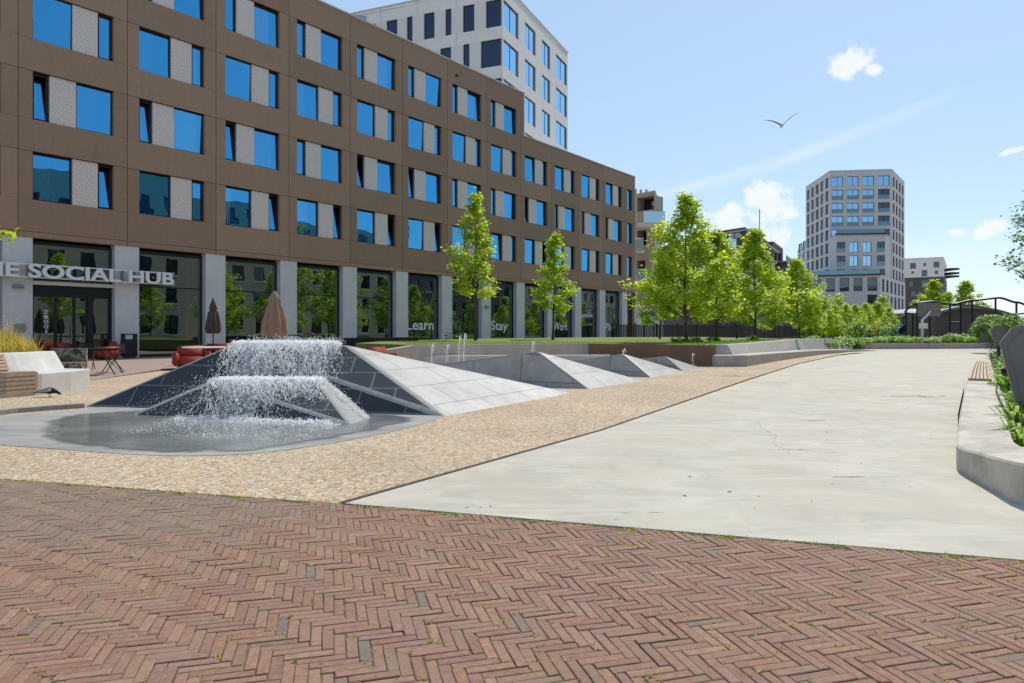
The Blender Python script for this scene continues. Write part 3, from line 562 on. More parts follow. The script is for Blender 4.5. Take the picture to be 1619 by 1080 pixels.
# ------------------------------------------------------------------ the long brown building
BX0, BY0, BANG = -19.679, 27.339, math.atan2(0.786, 0.6183)
BAY, ST, W0, WH = 4.12, 3.255, 6.57, 1.95
hotel = thing("apartment_building", "long brown ribbed concrete building with blue windows above a glazed ground floor", "building", (BX0, BY0, 0), BANG)
def build_hotel():
    unit = []
    for k in range(4):
        for i in range(-3, 13):
            if k == 3 and i > 7: continue
            unit.append((i, k, 0.5, 1.5 if i == 12 else 3.55))
    holes = [(BAY * i + a, BAY * i + b, W0 + ST * k, W0 + ST * k + WH) for i, k, a, b in unit]
    hi, lo, end = 19.80, 16.48, 51.5; S0, SM = -12.5, 33.38
    mb = MB()
    grid_wall(mb, S0, SM, 5.05, hi, holes, 0.27); grid_wall(mb, SM, end, 5.05, lo, holes, 0.27)
    q = lambda pts: mb.face(pts, 0, [(p[0] + p[1], p[2]) for p in pts])
    q([(S0, 0, 5.05), (S0, 0.42, 5.05), (end, 0.42, 5.05), (end, 0, 5.05)])
    q([(end, 0, 0), (end, 20, 0), (end, 20, lo), (end, 0, lo)]); q([(SM, 0, lo), (SM, 6.5, lo), (SM, 6.5, hi), (SM, 0, hi)])
    q([(S0, 6.5, 0), (S0, 0, 0), (S0, 0, hi), (S0, 6.5, hi)]); q([(SM, 6.5, 0), (S0, 6.5, 0), (S0, 6.5, hi), (SM, 6.5, hi)]); q([(end, 20, 0), (SM, 20, 0), (SM, 20, lo), (end, 20, lo)]); q([(SM, 20, 0), (SM, 6.5, 0), (SM, 6.5, lo), (SM, 20, lo)])
    mb.build("wall", MT['brown_wall'], hotel)
    rb = MB(); rb.box(S0, SM - .05, 0.3, 6.4, hi - 0.25, hi - 0.2); rb.box(SM + .05, end - .05, 0.3, 19.9, lo - 0.25, lo - 0.2)
    ro = rb.build("roof", MT['coping'], hotel)
    cb = MB(); cb.box(S0, SM + 0.03, -0.05, 0.3, hi, hi + 0.09); cb.box(SM + 0.031, end + 0.03, -0.05, 0.3, lo, lo + 0.07); cb.build("coping", MT['coping'], ro)
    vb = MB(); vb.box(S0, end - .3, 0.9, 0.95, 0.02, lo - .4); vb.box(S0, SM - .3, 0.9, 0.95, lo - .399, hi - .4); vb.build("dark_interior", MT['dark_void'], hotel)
    big_f = frame_mb(1.46, WH, 0.065, 0.09).mesh("window", MT['black_frame']); big_p = pane_mb(1.46, WH, 0.05, 0.0).mesh("pane", MT['glass_blue'])
    nar_f = frame_mb(0.62, WH, 0.10, 0.09).mesh("narrow_window", MT['black_frame'])
    sm = MB(); sm.box(0.10, 0.52, 0.0, 0.012, 0.0, WH - 0.2); nar_p = sm.mesh("sash", MT['glass_blue'])
    pm = MB(); pm.box(0, 0.97, 0, 0.12, 0, WH); pan = pm.mesh("infill_panel", MT['panel'])
    rnd = random.Random(11)
    for i, k, a, b in unit:
        s, z = BAY * i, W0 + ST * k
        if i == 12:
            fm = frame_mb(1.0, WH, 0.065, 0.09).build("window", MT['black_frame'], hotel, (s + 0.5, 0.17, z)); pane_mb(1.0, WH, 0.065, 0.03).build("pane", MT['glass_blue'], fm); continue
        if k % 2 == 0: xb, xp, xn = 0.5, 1.96, 2.93
        else: xb, xp, xn = 2.09, 1.12, 0.5
        w = put("window", big_f, hotel, (s + xb, 0.17, z)); pn = put("pane", big_p, w, (0.0, 0.035 + rnd.uniform(-.004, .006), 0)); pn.rotation_euler = (R(rnd.gauss(0, 1.0)), 0, R(rnd.gauss(0, .8)))
        put("infill_panel", pan, hotel, (s + xp, 0.06, z))
        nw = put("narrow_window", nar_f, hotel, (s + xn, 0.17, z))
        p = put("sash", nar_p, nw, (0, 0.045, 0.1))
        if rnd.random() < 0.5 and k in (0, 1, 3): p.rotation_euler = (-R(rnd.choice((5, 7, 9))), 0, 0)
    # ground floor: pale columns, tall dark-framed shop glazing
    cm = MB(); cm.box(-0.51, 0.51, 0.03, 0.5, 0.0, 5.046); colm = cm.mesh("column", MT['column'])
    for i in range(-2, 13): put("column", colm, hotel, (BAY * i + (0.0 if i < 12 else 0.0), 0, 0))
    gw = BAY - 1.02
    sf = MB(); sf.box(0, .07, 0, .1, 0.06, 4.95); sf.box(gw - .07, gw, 0, .1, .06, 4.95); sf.box(.07, gw - .07, 0, .1, .06, .2); sf.box(.07, gw - .07, 0, .1, 4.8, 4.95); sf.box(.07, gw - .07, .01, .09, 3.28, 3.34)
    sfm = sf.mesh("shop_window", MT['black_frame'])
    p1 = MB(); p1.box(.07, gw - .07, .05, .062, .2, 3.28); p1m = p1.mesh("lower_pane", MT['glass_shop']); p2 = MB(); p2.box(.07, gw - .07, .05, .062, 3.34, 4.8); p2m = p2.mesh("upper_pane", MT['glass_shop'])
    for i in range(-2, 12):
        s = BAY * i + 0.51
        if i == 0: continue
        w = put("shop_window", sfm, hotel, (s, 0.36, 0)); put("lower_pane", p1m, w); put("upper_pane", p2m, w)
    lw = MB(); lw.box(0, .07, 0, .1, .06, 4.95); lw.box(1.5, 1.58, 0, .1, .06, 4.95); lw.box(.07, 1.5, 0, .1, .06, .2); lw.box(.07, 1.5, 0, .1, 4.8, 4.95)
    w = lw.build("shop_window", MT['black_frame'], hotel, (BAY * 12 + .51, .36, 0)); lp = MB(); lp.box(.07, 1.5, .05, .062, .2, 4.8); lp.build("lower_pane", MT['glass_shop'], w)
    # entrance in the bay under the sign
    s = 0.51
    en = MB(); en.box(0, .08, 0, .12, 0.06, 4.95); en.box(gw - .08, gw, 0, .12, .06, 4.95); en.box(.08, gw - .08, 0, .12, 4.82, 4.95); en.box(.08, gw - .08, 0, .16, 2.78, 3.14); en.box(.08, gw - .08, .01, .1, 0.06, 0.12)
    ent = en.build("entrance_front", MT['black_frame'], hotel, (s, .36, 0))
    up = MB(); up.box(.08, gw - .08, .06, .072, 3.14, 4.82); up.build("upper_pane", MT['glass_shop'], ent)
    fb = MB(); fb.box(0, gw, 0.10, 0.34, 3.16, 3.30); fb.build("fascia_beam", MT['column'], hotel, (s, 0, 0))
    for x0, x1, nm in ((0.08, 0.93, "sidelight"), (0.93, 1.62, "glass_door"), (1.62, 2.12, "glass_door"), (2.30, gw - .08, "sidelight")):
        wv = x1 - x0; db = MB(); db.box(0, .06, 0, .08, .12, 2.78); db.box(wv - .06, wv, 0, .08, .12, 2.78); db.box(.06, wv - .06, 0, .08, .12, .26); db.box(.06, wv - .06, 0, .08, 2.68, 2.78)
        if nm == "glass_door": db.box(.06, wv - .06, .01, .07, 1.02, 1.07)
        d = db.build(nm, MT['black_frame'], hotel, (s + x0, .38, 0)); pb = MB(); pb.box(.06, wv - .06, .035, .045, .26, 2.68); pb.build("door_pane" if nm == "glass_door" else "pane", MT['glass_shop'], d)
        if nm == "glass_door": hb = MB(); hb.tube([(wv - .1, -.03, .9), (wv - .1, -.03, 1.5)], .014, 8); hb.build("handle", MT['metal_grey'], d)
    pp = MB(); pp.box(2.121, 2.299, -0.02, .14, .06, 2.779); pp.build("door_post", MT['black_frame'], hotel, (s, .36, 0))
    # writing on the glass
    def glass_text(txt, xc, zb, cap, width):
        me = text_mesh(txt, 1.0, 0.012, 0.004, MT['white_sign']); x0, x1, y0, y1 = text_bounds(me); capm = text_bounds(text_mesh("H"))[3]
        sx_, sz_ = width / (x1 - x0), cap / capm
        put("window_lettering", me, hotel, mat=Matrix.Translation((xc - width / 2, 0.398, zb)) @ Matrix.Rotation(R(90), 4, 'X') @ Matrix.Diagonal((sx_, sz_, 1, 1)) @ Matrix.Translation((-x0, 0, 0)))
    for txt, i, wd in (("Learn", 5, 2.45), ("Stay", 7, 1.95), ("Work", 9, 2.15), ("Play", 11, 1.75)): glass_text(txt, BAY * i + 0.51 + gw / 2 - 0.1, 1.36, 0.66, wd)
    glass_text("o", BAY * 12 + 0.85, 1.36, 0.8, 0.5)
    for k, g_ in enumerate(("Z", "8", "O", "O", "i")): glass_text(g_, 1.09, 1.98 - 0.20 * k, 0.14, 0.16 if g_ != "i" else 0.06)
    for i in (0, 7):
        lb = MB(); lb.box(-.16, .16, -.14, 0.029, 3.02, 3.12); lb.box(-.2, .2, -.10, 0.02, 2.98, 3.019); lb.build("wall_lamp", MT['metal_grey'], hotel, (BAY * i, 0, 0))
    eb = MB(); eb.box(-.2, .2, -.03, 0.029, 1.25, 1.55); eb.build("house_number_plate", MT['metal_grey'], hotel, (0.05, 0, 0))
    kb = MB(); kb.lathe([(0.09, 0), (0.09, 0.1)], 12); kb.build("vent_cap", MT['black_metal'], hotel, (25.6, 0, 18.95), rot=(R(90), 0, 0))
    sk = MB(); sk.prism([(15.6, .6), (18.2, .6), (18.2, 3), (15.6, 3)], 19.65, [19.9, 20.55, 20.55, 19.9]); sk.build("roof_light", MT['metal_grey'], hotel)
build_hotel()

def build_sign():
    sign = thing("shop_sign", "white capital letters on two thin rails across the entrance columns", "sign", (BX0, BY0, 3.42), BANG)
    part = text_mesh("E SOCIAL HUB", 1.0, 0.025); ex0, ex1, _, _ = text_bounds(part); full = text_mesh("THE SOCIAL HUB", 1.0, 0.025, 0.05, MT['white_sign']); fx0, fx1, fy0, fy1 = text_bounds(full)
    cap = text_bounds(text_mesh("H", 1.0, 0.025)); ch_ = cap[3] - cap[2]
    sx_ = (6.03 + 0.50) / (ex1 - ex0); sz_ = 0.56 / ch_; off = 6.03 - fx1 * sx_
    bm = bmesh.new(); bm.from_mesh(full); bm.faces.ensure_lookup_table(); seen = set(); k = 0
    T = Matrix.Translation((off, -0.30, 0)) @ Matrix.Rotation(R(90), 4, 'X') @ Matrix.Diagonal((sx_, sz_, 1.0, 1))
    islands = []
    for f in bm.faces:
        if f.index in seen: continue
        st, isl = [f], []; seen.add(f.index)
        while st:
            g = st.pop(); isl.append(g)
            for e in g.edges:
                for h in e.link_faces:
                    if h.index not in seen: seen.add(h.index); st.append(h)
        islands.append(isl)
    for isl in islands:
        mb = MB(); mp = {}
        for f in isl:
            for v in f.verts:
                if v.index not in mp: mp[v.index] = mb.V(T @ v.co)
            mb.fi([mp[v.index] for v in f.verts])
        mb.build("letter", MT['white_sign'], sign)
    for z in (-0.02, 0.50):
        rb = MB(); rb.box(-3.4, 6.1, -0.235, -0.19, z, z + 0.045); rb.build("rail", MT['white_sign'], sign)
    for s in (-0.3, 0.3, 3.85, 4.35): bb = MB(); bb.box(s, s + 0.05, -0.189, 0.03, -0.02, 0.545); bb.build("bracket", MT['metal_grey'], sign)
build_sign()

# ------------------------------------------------------------------ pale tower on the roof behind
def build_white_tower():
    c = (-0.75, 56.4); Ld = (-0.926, 0.376); Rd = (math.sin(R(24.4)), math.cos(R(24.4)))
    LL, RL, zb, zt = 22.0, 15.7, 16.3, 29.9
    t = thing("office_tower", "pale panelled tower with glazed corners rising behind the brown building", "building", (c[0], c[1], zb))
    loc = Matrix.Translation((-c[0], -c[1], -zb))
    p0 = (c[0] + Ld[0] * LL, c[1] + Ld[1] * LL); p1 = (c[0] + Rd[0] * RL, c[1] + Rd[1] * RL)
    ML = loc @ fmat(p0, c); MR = loc @ fmat(c, p1)
    tl = lambda px: LL - ((-0.75 - (px - CXP) / FPX * 56.4) / (0.926 + (px - CXP) / FPX * 0.376))
    tr = lambda px: ((px - CXP) / FPX * 56.4 + 0.75) / (Rd[0] - (px - CXP) / FPX * Rd[1])
    rowA = [(768, 794.6), (731.7, 749.7), (704, 713.4), (670, 686.8), (643, 652), (611, 628), (586, 594)]; rowB = [(760, 794.6), (732, 742), (696, 713), (673, 681), (640, 655), (612, 619)]
    rr = [(795.3, 820), (830, 847), (857, 870), (879, 896.4)]
    hl, hr = [], []
    for k in range(4):
        z = 26.4 - 3.26 * k
        for a, b in (rowA if k % 2 == 0 else rowB): hl.append((tl(a), min(tl(b), LL - 0.12), z, z + 2.25))
        for a, b in rr: hr.append((max(tr(a), 0.12), min(tr(b), RL - .12), z, z + 2.25))
    mb = MB(); grid_wall(mb, 0, LL, zb, zt, hl, 0.22, M_=ML); grid_wall(mb, 0, RL, zb, zt, hr, 0.22, M_=MR)
    p3 = (p0[0] + Rd[0] * RL, p0[1] + Rd[1] * RL)
    for a, b in ((p1, p3), (p3, p0)): mb.face([(a[0] - c[0], a[1] - c[1], 0), (b[0] - c[0], b[1] - c[1], 0), (b[0] - c[0], b[1] - c[1], zt - zb), (a[0] - c[0], a[1] - c[1], zt - zb)])
    mb.build("wall", MT['white_wall'], t)
    rf = MB(); rf.prism([(p[0] - c[0], p[1] - c[1]) for p in (c, p1, p3, p0)], zt - zb - 0.3, zt - zb - 0.25); ro = rf.build("roof", MT['coping'], t)
    cp = MB(); cp.M = ML; cp.box(-.05, LL + .06, -.06, .25, zt, zt + .1); cp.M = MR; cp.box(.27, RL + .05, -.06, .25, zt, zt + .1); cp.build("coping", MT['coping'], ro)
    for hs, Mx, gl, L_ in ((hl, ML, 'glass_dark', 1), (hr, MR, 'glass_far', 2)):
        for a, b, z0, z1 in hs:
            w = b - a; f = put("window", frame_mb(w, z1 - z0, 0.05, 0.08, cols=1 if w < 1.9 else 2).mesh("window", MT['black_frame']), t, mat=Mx @ Matrix.Translation((a, 0.12, z0)))
            put("pane", pane_mb(w, z1 - z0, 0.05, 0.03).mesh("pane", MT[gl]), f)
    # panels between the windows, their joints open
    for k in range(4):
        z = 26.4 - 3.26 * k; row = sorted((h for h in hl if abs(h[2] - z) < .01))
        for (a0, b0, *_), (a1, b1, *_) in zip(row, row[1:]):
            if 0.5 < a1 - b0 < 1.4: pb = MB(); pb.box(b0 + .02, a1 - .02, -.015, -.003, z + .02, z + 2.23); put("infill_panel", pb.mesh("infill_panel", MT['white_panel']), t, mat=ML)
    jb = MB(); jb.M = ML
    for px in (721, 660, 602): x = tl(px); jb.box(x - .015, x + .015, -.004, .02, zb, zt)
    jb.M = None; jb.build("panel_joint", MT['metal_grey'], t)
build_white_tower()

# ------------------------------------------------------------------ far buildings
def winmesh(w, h, cols, rows, glass, bar=0.09, rail=False, name="window"):
    mb = frame_mb(w, h, bar, 0.12, cols, rows, 0.07); mb.mi = [0] * len(mb.f); mb.box(bar, w - bar, 0.05, 0.07, bar, h - bar, 1)
    if rail: mb.box(0.05, w - .05, -0.2, -0.17, 0.02, 0.95, 2)
    return mb.mesh(name, [MT['black_frame'], MT[glass], MT['glass_rail']])
def block(t, name, mat, foot, z0, z1, faces, depth=0.35, coping=0.0):
    """foot: plan polygon, counter-clockwise from above; faces: {edge index: (list of holes)} in edge coordinates"""
    o = t.location; mb = MB(); n = len(foot)
    for e in range(n):
        a, b = foot[e], foot[(e + 1) % n]; M_ = Matrix.Translation(-o) @ fmat(a, b); L_ = math.hypot(b[0] - a[0], b[1] - a[1])
        grid_wall(mb, 0, L_, z0, z1, faces.get(e, []), depth, M_=M_)
    w = mb.build(name, mat, t)
    rb = MB(); rb.prism([(p[0] - o.x, p[1] - o.y) for p in foot], z1 - 0.35 - o.z, z1 - 0.3 - o.z); rb.build("roof", MT['coping'], t)
    vb = MB(); cx_ = sum(p[0] for p in foot) / n; cy_ = sum(p[1] for p in foot) / n
    return w
def put_windows(t, foot, e, holes, glasses, cols=2, rows=1, name="window", rail=None, setback=0.2):
    o = t.location; a, b = foot[e], foot[(e + 1) % len(foot)]; M_ = Matrix.Translation(-o) @ fmat(a, b); cache = {}
    for k, (x0, x1, z0, z1) in enumerate(holes):
        g = glasses(k) if callable(glasses) else glasses; rl = bool(rail and rail(k)); key = (round(x1 - x0, 2), round(z1 - z0, 2), g, rl)
        if key not in cache: cache[key] = winmesh(x1 - x0, z1 - z0, cols, rows, g, rail=rl, name=name)
        put(name, cache[key], t, mat=M_ @ Matrix.Translation((x0, setback, z0)))

def build_far_tower():
    Yc = 161.0
    c0 = (A(1312, 161), 161.0); c1 = (A(1410, 159.4), 159.4); l0 = (A(1274, 179), 179.0); r1 = (A(1430, 173), 173.0); ll = (A(1261, 190), 190.0)
    t = thing("residential_tower", "tall grey brick tower with chamfered sides and square blue windows beyond the trees", "building", (c0[0], c0[1], 0))
    ztop = 39.0
    foot = [l0, c0, c1, r1, (r1[0] - 1, 195), (l0[0] + 9, 195)]
    Lc = math.hypot(c1[0] - c0[0], c1[1] - c0[1]); Ll = math.hypot(c0[0] - l0[0], c0[1] - l0[1]); Lr = math.hypot(r1[0] - c1[0], r1[1] - c1[1])
    hc, hs, hr = [], [], []
    for k in range(5):
        z = Z(294.5 + 21 * k, 160.5)
        for j in range(4): x = (1315.2 + 24.4 * j - 1312) / 98 * Lc; hc.append((x, x + 2.55, z, z + 2.3))
    for k in range(9):
        z = Z(294.5 + 21 * k, 160.5)
        for j in range(5): x = Ll * (0.045 + 0.195 * j); hs.append((x, x + Ll * 0.125, z, z + 2.45))
    for k in range(11):
        z = Z(294.5 + 21 * k, 160.5)
        for j in range(4): x = Lr * (0.08 + 0.235 * j); hr.append((x, x + Lr * 0.13, z, z + 2.35))
    block(t, "wall", MT['grey_brick'], foot, 0, ztop, {0: hs, 1: hc, 2: hr})
    rnd = random.Random(5)
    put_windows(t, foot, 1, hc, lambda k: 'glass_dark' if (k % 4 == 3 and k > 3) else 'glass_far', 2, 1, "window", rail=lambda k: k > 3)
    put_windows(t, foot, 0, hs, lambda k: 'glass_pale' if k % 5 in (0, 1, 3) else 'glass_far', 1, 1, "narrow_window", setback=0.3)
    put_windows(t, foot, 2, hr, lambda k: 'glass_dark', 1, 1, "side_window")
    # lower wing behind, on the street side
    fw = [ll, (l0[0] + 0.25, l0[1] + 0.1), (l0[0] + 6, 195), (ll[0] + 5, 200)]; Lw = math.hypot(fw[1][0] - ll[0], fw[1][1] - ll[1]); hw = []
    for k in range(4, 9):
        z = Z(294.5 + 21 * k, 160.5)
        for j in range(2): x = Lw * (0.12 + 0.46 * j); hw.append((x, x + Lw * 0.26, z, z + 2.4))
    block(t, "wing_wall", MT['grey_brick'], fw, 0, Z(294.5 + 21 * 3.65, 160.5), {0: hw}); put_windows(t, fw, 0, hw, 'glass_pale', 1, 1, "wing_window")
    # middle stage standing forward, with a roof terrace
    zm = Z(374, 157); m0 = (A(1313, 159.5) + .2, 160.2); m1 = (A(1322, 154), 154.0); m2 = (A(1400, 153), 153.0); m3 = (A(1410.5, 158), 158.6)
    fm = [m0, m1, m2, m3]; Lm = math.hypot(m2[0] - m1[0], m2[1] - m1[1]); hm = []
    for k in range(3):
        z = Z(399 + 21.7 * k, 153.5)
        for j, (a, b) in enumerate(((1323, 1336.5), (1343.5, 1357), (1364.5, 1378), (1386.5, 1399))): hm.append(((a - 1322) / 78 * Lm, (b - 1322) / 78 * Lm, z, z + 2.35))
    block(t, "stage_wall", MT['grey_brick'], fm, 0, zm, {1: hm}); put_windows(t, fm, 1, hm, lambda k: 'glass_dark' if k % 4 in (0, 3) else 'glass_far', 2, 1, "stage_window", rail=lambda k: k % 4 in (0, 3))
    zp = Z(435, 148); q0 = (A(1284, 152), 152.0); q1 = (A(1392, 147), 147.0); q2 = (A(1429.5, 172), 171.5)
    fp = [q0, q1, q2, (q2[0] - 8, 178), (q0[0] - 2, 178)]; Lp = math.hypot(q1[0] - q0[0], q1[1] - q0[1]); Lq = math.hypot(q2[0] - q1[0], q2[1] - q1[1]); hp, hq = [], []
    for a, b in ((1284.5, 1298), (1306, 1320), (1328, 1343), (1350, 1364), (1372, 1387)):
        hp.append(((a - 1283.2) / 108.8 * Lp, (b - 1283.2) / 108.8 * Lp, Z(460.5, 149), Z(439.5, 149)))
    hp.append(((1372 - 1283.2) / 108.8 * Lp, (1387 - 1283.2) / 108.8 * Lp, Z(485, 148), Z(466, 148)))
    for k in range(2):
        for j in range(6): x = Lq * (0.06 + 0.155 * j); hq.append((x, x + Lq * 0.085, Z(461 + 25 * k, 149), Z(441 + 25 * k, 149)))
    block(t, "podium_wall", MT['grey_brick'], fp, 0, zp, {0: hp, 1: hq}); put_windows(t, fp, 0, hp, 'glass_dark', 1, 1, "podium_window"); put_windows(t, fp, 1, hq, 'glass_dark', 1, 1, "podium_side_window")
    o = t.location
    for z, a, b in ((zm, m1, m2), (zp, q0, q1)):
        gb = MB(); gb.M = Matrix.Translation(-o) @ fmat(a, b); L_ = math.hypot(b[0] - a[0], b[1] - a[1]); gb.box(0.1, L_ - .1, 0.1, 0.16, z + .2, z + 1.2); gb.M = None; gb.build("terrace_balustrade", MT['glass_rail'], t)
        sb = MB(); sb.M = Matrix.Translation(-o) @ fmat(a, b); sb.box(-.15, L_ + .15, -.25, .6, z - .05, z + .22); sb.M = None; sb.build("terrace_edge", MT['black_metal'], t)
build_far_tower()

def simple_house(name, label, foot, z1, mat, specs, wallname="wall"):
    """specs: list of (edge, holes, glass, cols, window name)"""
    t = thing(name, label, "building", (foot[0][0], foot[0][1], 0)); fc = {}
    for e, hs, *_ in specs: fc.setdefault(e, []); fc[e] = fc[e] + hs
    block(t, wallname, mat, foot, 0, z1, fc)
    for e, hs, g, c, nm in specs: put_windows(t, foot, e, hs, g, c, 1, nm)
    return t
def pxh(px0, px1, L0, L1, foot, e, py0, py1):
    """opening on a face given by its surveyed corners"""
    a, b = foot[e], foot[(e + 1) % len(foot)]
    def s(px):
        k = (px - CXP) / FPX; dx, dy = b[0] - a[0], b[1] - a[1]; u = (k * a[1] - a[0]) / (dx - k * dy); return u
    L_ = math.hypot(b[0] - a[0], b[1] - a[1]); ua, ub = s(px0), s(px1); Y = a[1] + (ua + ub) / 2 * (b[1] - a[1])
    return (ua * L_, ub * L_, Z(py1, Y), Z(py0, Y))

def build_background():
    # dark brick block behind the trees
    f = [(A(1108, 92), 92.0), (A(1178, 86), 86.0), (A(1222, 106), 106.0), (A(1222, 106) - 12, 118.0), (A(1108, 92) - 3, 112)]
    W = lambda e, a, b, c, d: pxh(a, b, 0, 0, f, e, c, d)
    t = simple_house("brick_apartments", "dark brown brick block with a stepped roofline behind the maples", f, Z(359, 86), MT['dark_brick'],
        [(0, [W(0, 1148, 1170, 366, 378), W(0, 1128, 1141, 368, 380)], 'glass_far', 2, "window"), (1, [W(1, 1187, 1199, 370, 386), W(1, 1206, 1213, 378, 396)], 'glass_pale', 2, "window"), (1, [W(1, 1180, 1193, 398, 416), W(1, 1201, 1212, 408, 424)], 'glass_pale', 3, "window")])
    bb = MB(); o = t.location; bb.box(A(1120, 88) - o.x, A(1153, 88) - o.x, 85.2 - o.y, 85.5 - o.y, Z(396, 86), Z(379, 86)); bb.build("balcony_screen", MT['glass_pale'], t)
    eb = MB(); eb.M = Matrix.Translation(-o) @ fmat(f[1], f[2]); eb.box(-0.3, 28, -.25, .2, Z(365, 86), Z(363, 86)); eb.M = Matrix.Translation(-o) @ fmat(f[0], f[1]); eb.box(0, 8.6, -.25, .2, Z(365, 86), Z(363, 86)); eb.M = None; eb.build("eaves_band", MT['coping'], t)
    pb = MB(); pb.tube([(A(1201, 95) - o.x, 95 - o.y, 14), (A(1201, 95) - o.x, 95 - o.y, Z(331, 95))], .07, 6); pb.build("roof_mast", MT['metal_grey'], t)
    f = [(A(1222.5, 108), 108.0), (A(1238, 118), 118.0), (A(1238, 118) - 8, 126), (A(1222.5, 108) - 6, 120)]
    W = lambda e, a, b, c, d: pxh(a, b, 0, 0, f, e, c, d)
    t2 = simple_house("brick_apartments", "narrow dark brick end block with a glass balcony beside the stepped block", f, Z(384, 110), MT['dark_brick'], [(0, [W(0, 1225, 1228, 400, 412), W(0, 1231, 1235, 400, 412)], 'glass_dark', 1, "window")])
    o = t2.location; bb = MB(); bb.M = Matrix.Translation(-o) @ fmat(f[0], f[1]); bb.box(3, 9.5, -1.6, -1.5, Z(418, 112), Z(406, 112)); bb.M = None; bb.build("balcony_screen", MT['glass_pale'], t2)
    bb = MB(); bb.M = Matrix.Translation(-o) @ fmat(f[0], f[1]); bb.box(2.8, 9.8, -1.7, -.01, Z(420, 112), Z(418, 112)); bb.M = None; bb.build("balcony_slab", MT['black_metal'], t2)
    f = [(A(1236, 150), 150.0), (A(1262, 152), 152.0), (A(1262, 152), 165), (A(1236, 150), 165)]
    W = lambda e, a, b, c, d: pxh(a, b, 0, 0, f, e, c, d)
    simple_house("town_house", "low red brown house between the dark block and the tower", f, Z(412, 150), MT['corten'], [(0, [W(0, 1243, 1252, 418, 428), W(0, 1243, 1252, 434, 446)], 'glass_pale', 2, "window")])
    # light box on a dark base, at the far end
    f = [(A(1428, 205), 205.0), (A(1492, 200), 200.0), (A(1497, 225), 225.0), (A(1428, 205), 228)]
    W = lambda e, a, b, c, d: pxh(a, b, 0, 0, f, e, c, d)
    t3 = thing("corner_apartments", "white box of flats on a darker brick base past the tower", "building", (f[0][0], f[0][1], 0))
    hu = [W(0, 1439, 1448, 416, 425), W(0, 1460, 1464, 416, 421), W(0, 1476, 1485, 414, 423), W(0, 1441, 1445, 429, 433), W(0, 1457, 1466, 427, 437), W(0, 1478, 1483, 428, 433)]; hd = [W(0, 1437, 1444, 444, 454), W(0, 1456, 1468, 442, 456), W(0, 1474, 1480, 444, 452), W(0, 1440, 1448, 460, 470)]
    zs = Z(438.5, 203)
    o = t3.location
    for nm, mt, z0, z1, hs in (("base_wall", 'dark_brick', 0, zs, hd), ("upper_wall", 'pale_wall', zs, Z(407, 201), hu)):
        mb = MB()
        for e in range(4):
            a, b = f[e], f[(e + 1) % 4]; grid_wall(mb, 0, math.hypot(b[0] - a[0], b[1] - a[1]), z0, z1, hs if e == 0 else [], .3, M_=Matrix.Translation(-o) @ fmat(a, b))
        mb.build(nm, MT[mt], t3); put_windows(t3, f, 0, hs, 'glass_dark', 2, 1, "window")
    rb = MB(); rb.prism([(p[0] - o.x, p[1] - o.y) for p in f], Z(407, 201) - .1, Z(407, 201) + .05); rb.build("roof", MT['coping'], t3)
    for py in (427, 433.5, 438.5):
        bb = MB(); x = A(1493, 206); bb.box(x - o.x, x - o.x + 2.6, 203 - o.y, 212 - o.y, Z(py, 205) - .1, Z(py, 205) + .45); bb.build("balcony", MT['black_metal'], t3)
    # beige block with glass balconies at the end of the brown building
    f = [(A(1003, 74), 74.0), (A(1036, 72), 72.0), (A(1046, 80), 80.0), (A(1046, 80) - 2, 95), (A(1003, 74) - 2, 92)]
    t4 = thing("balcony_apartments", "beige brick flats with pale blue glass balconies next to the brown building", "building", (f[0][0], f[0][1], 0)); o = t4.location
    W = lambda e, a, b, c, d: pxh(a, b, 0, 0, f, e, c, d)
    hs = [W(0, 1006, 1034, 311, 333), W(0, 1006, 1022, 364, 388), W(0, 1006, 1020, 412, 440)]
    block(t4, "wall", MT['beige_brick'], f, 0, Z(307, 74), {0: hs}, depth=1.6)
    for a, b, c, d in hs: mb = MB(); mb.M = Matrix.Translation(-o) @ fmat(f[0], f[1]); mb.box(a, b, 1.4, 1.5, c, d); mb.M = None; mb.build("balcony_glazing", MT['glass_dark'], t4)
    for a, b, p0, p1 in ((1016, 1049, 336, 354), (1000, 1015, 378, 396), (1003, 1024, 426, 442)):
        bb = MB(); bb.box(A(a, 71) - o.x, A(b, 71) - o.x, 70.2 - o.y, 70.26 - o.y, Z(p1, 71), Z(p0, 71)); bb.build("balcony_balustrade", MT['glass_pale'], t4)
        bb = MB(); bb.box(A(a, 71) - o.x - .6, A(b, 71) - o.x + .1, 70.3 - o.y, 72 - o.y, Z(p1, 71) - .28, Z(p1, 71)); bb.build("balcony_slab", MT['pale_wall'], t4)
    bb = MB(); bb.tube([(A(1005.5, 70.6) - o.x, 70.6 - o.y, 0), (A(1005.5, 70.6) - o.x, 70.6 - o.y, Z(300, 71))], .1, 8); bb.build("drain_pipe", MT['coping'], t4)
    for px in (1013, 1022): bb = MB(); bb.tube([(A(px, 78) - o.x, 78 - o.y, 14.5), (A(px, 78) - o.x, 78 - o.y, Z(300, 78))], .14, 8); bb.build("roof_flue", MT['metal_grey'], t4)
    gw = thing("garage_wall", "low white panelled wall with dark posts beyond the lawn", "wall", (A(1003, 66), 66, 0))
    for k in range(3):
        bb = MB(); bb.box(k * 0.95, k * 0.95 + .9, 0, .15, 0, 3.6); bb.build("wall_panel", MT['white_wall'], gw)
        bb = MB(); bb.box(k * 0.95 + .9, k * 0.95 + .949, -.02, .17, 0, 3.7); bb.build("post", MT['black_metal'], gw)
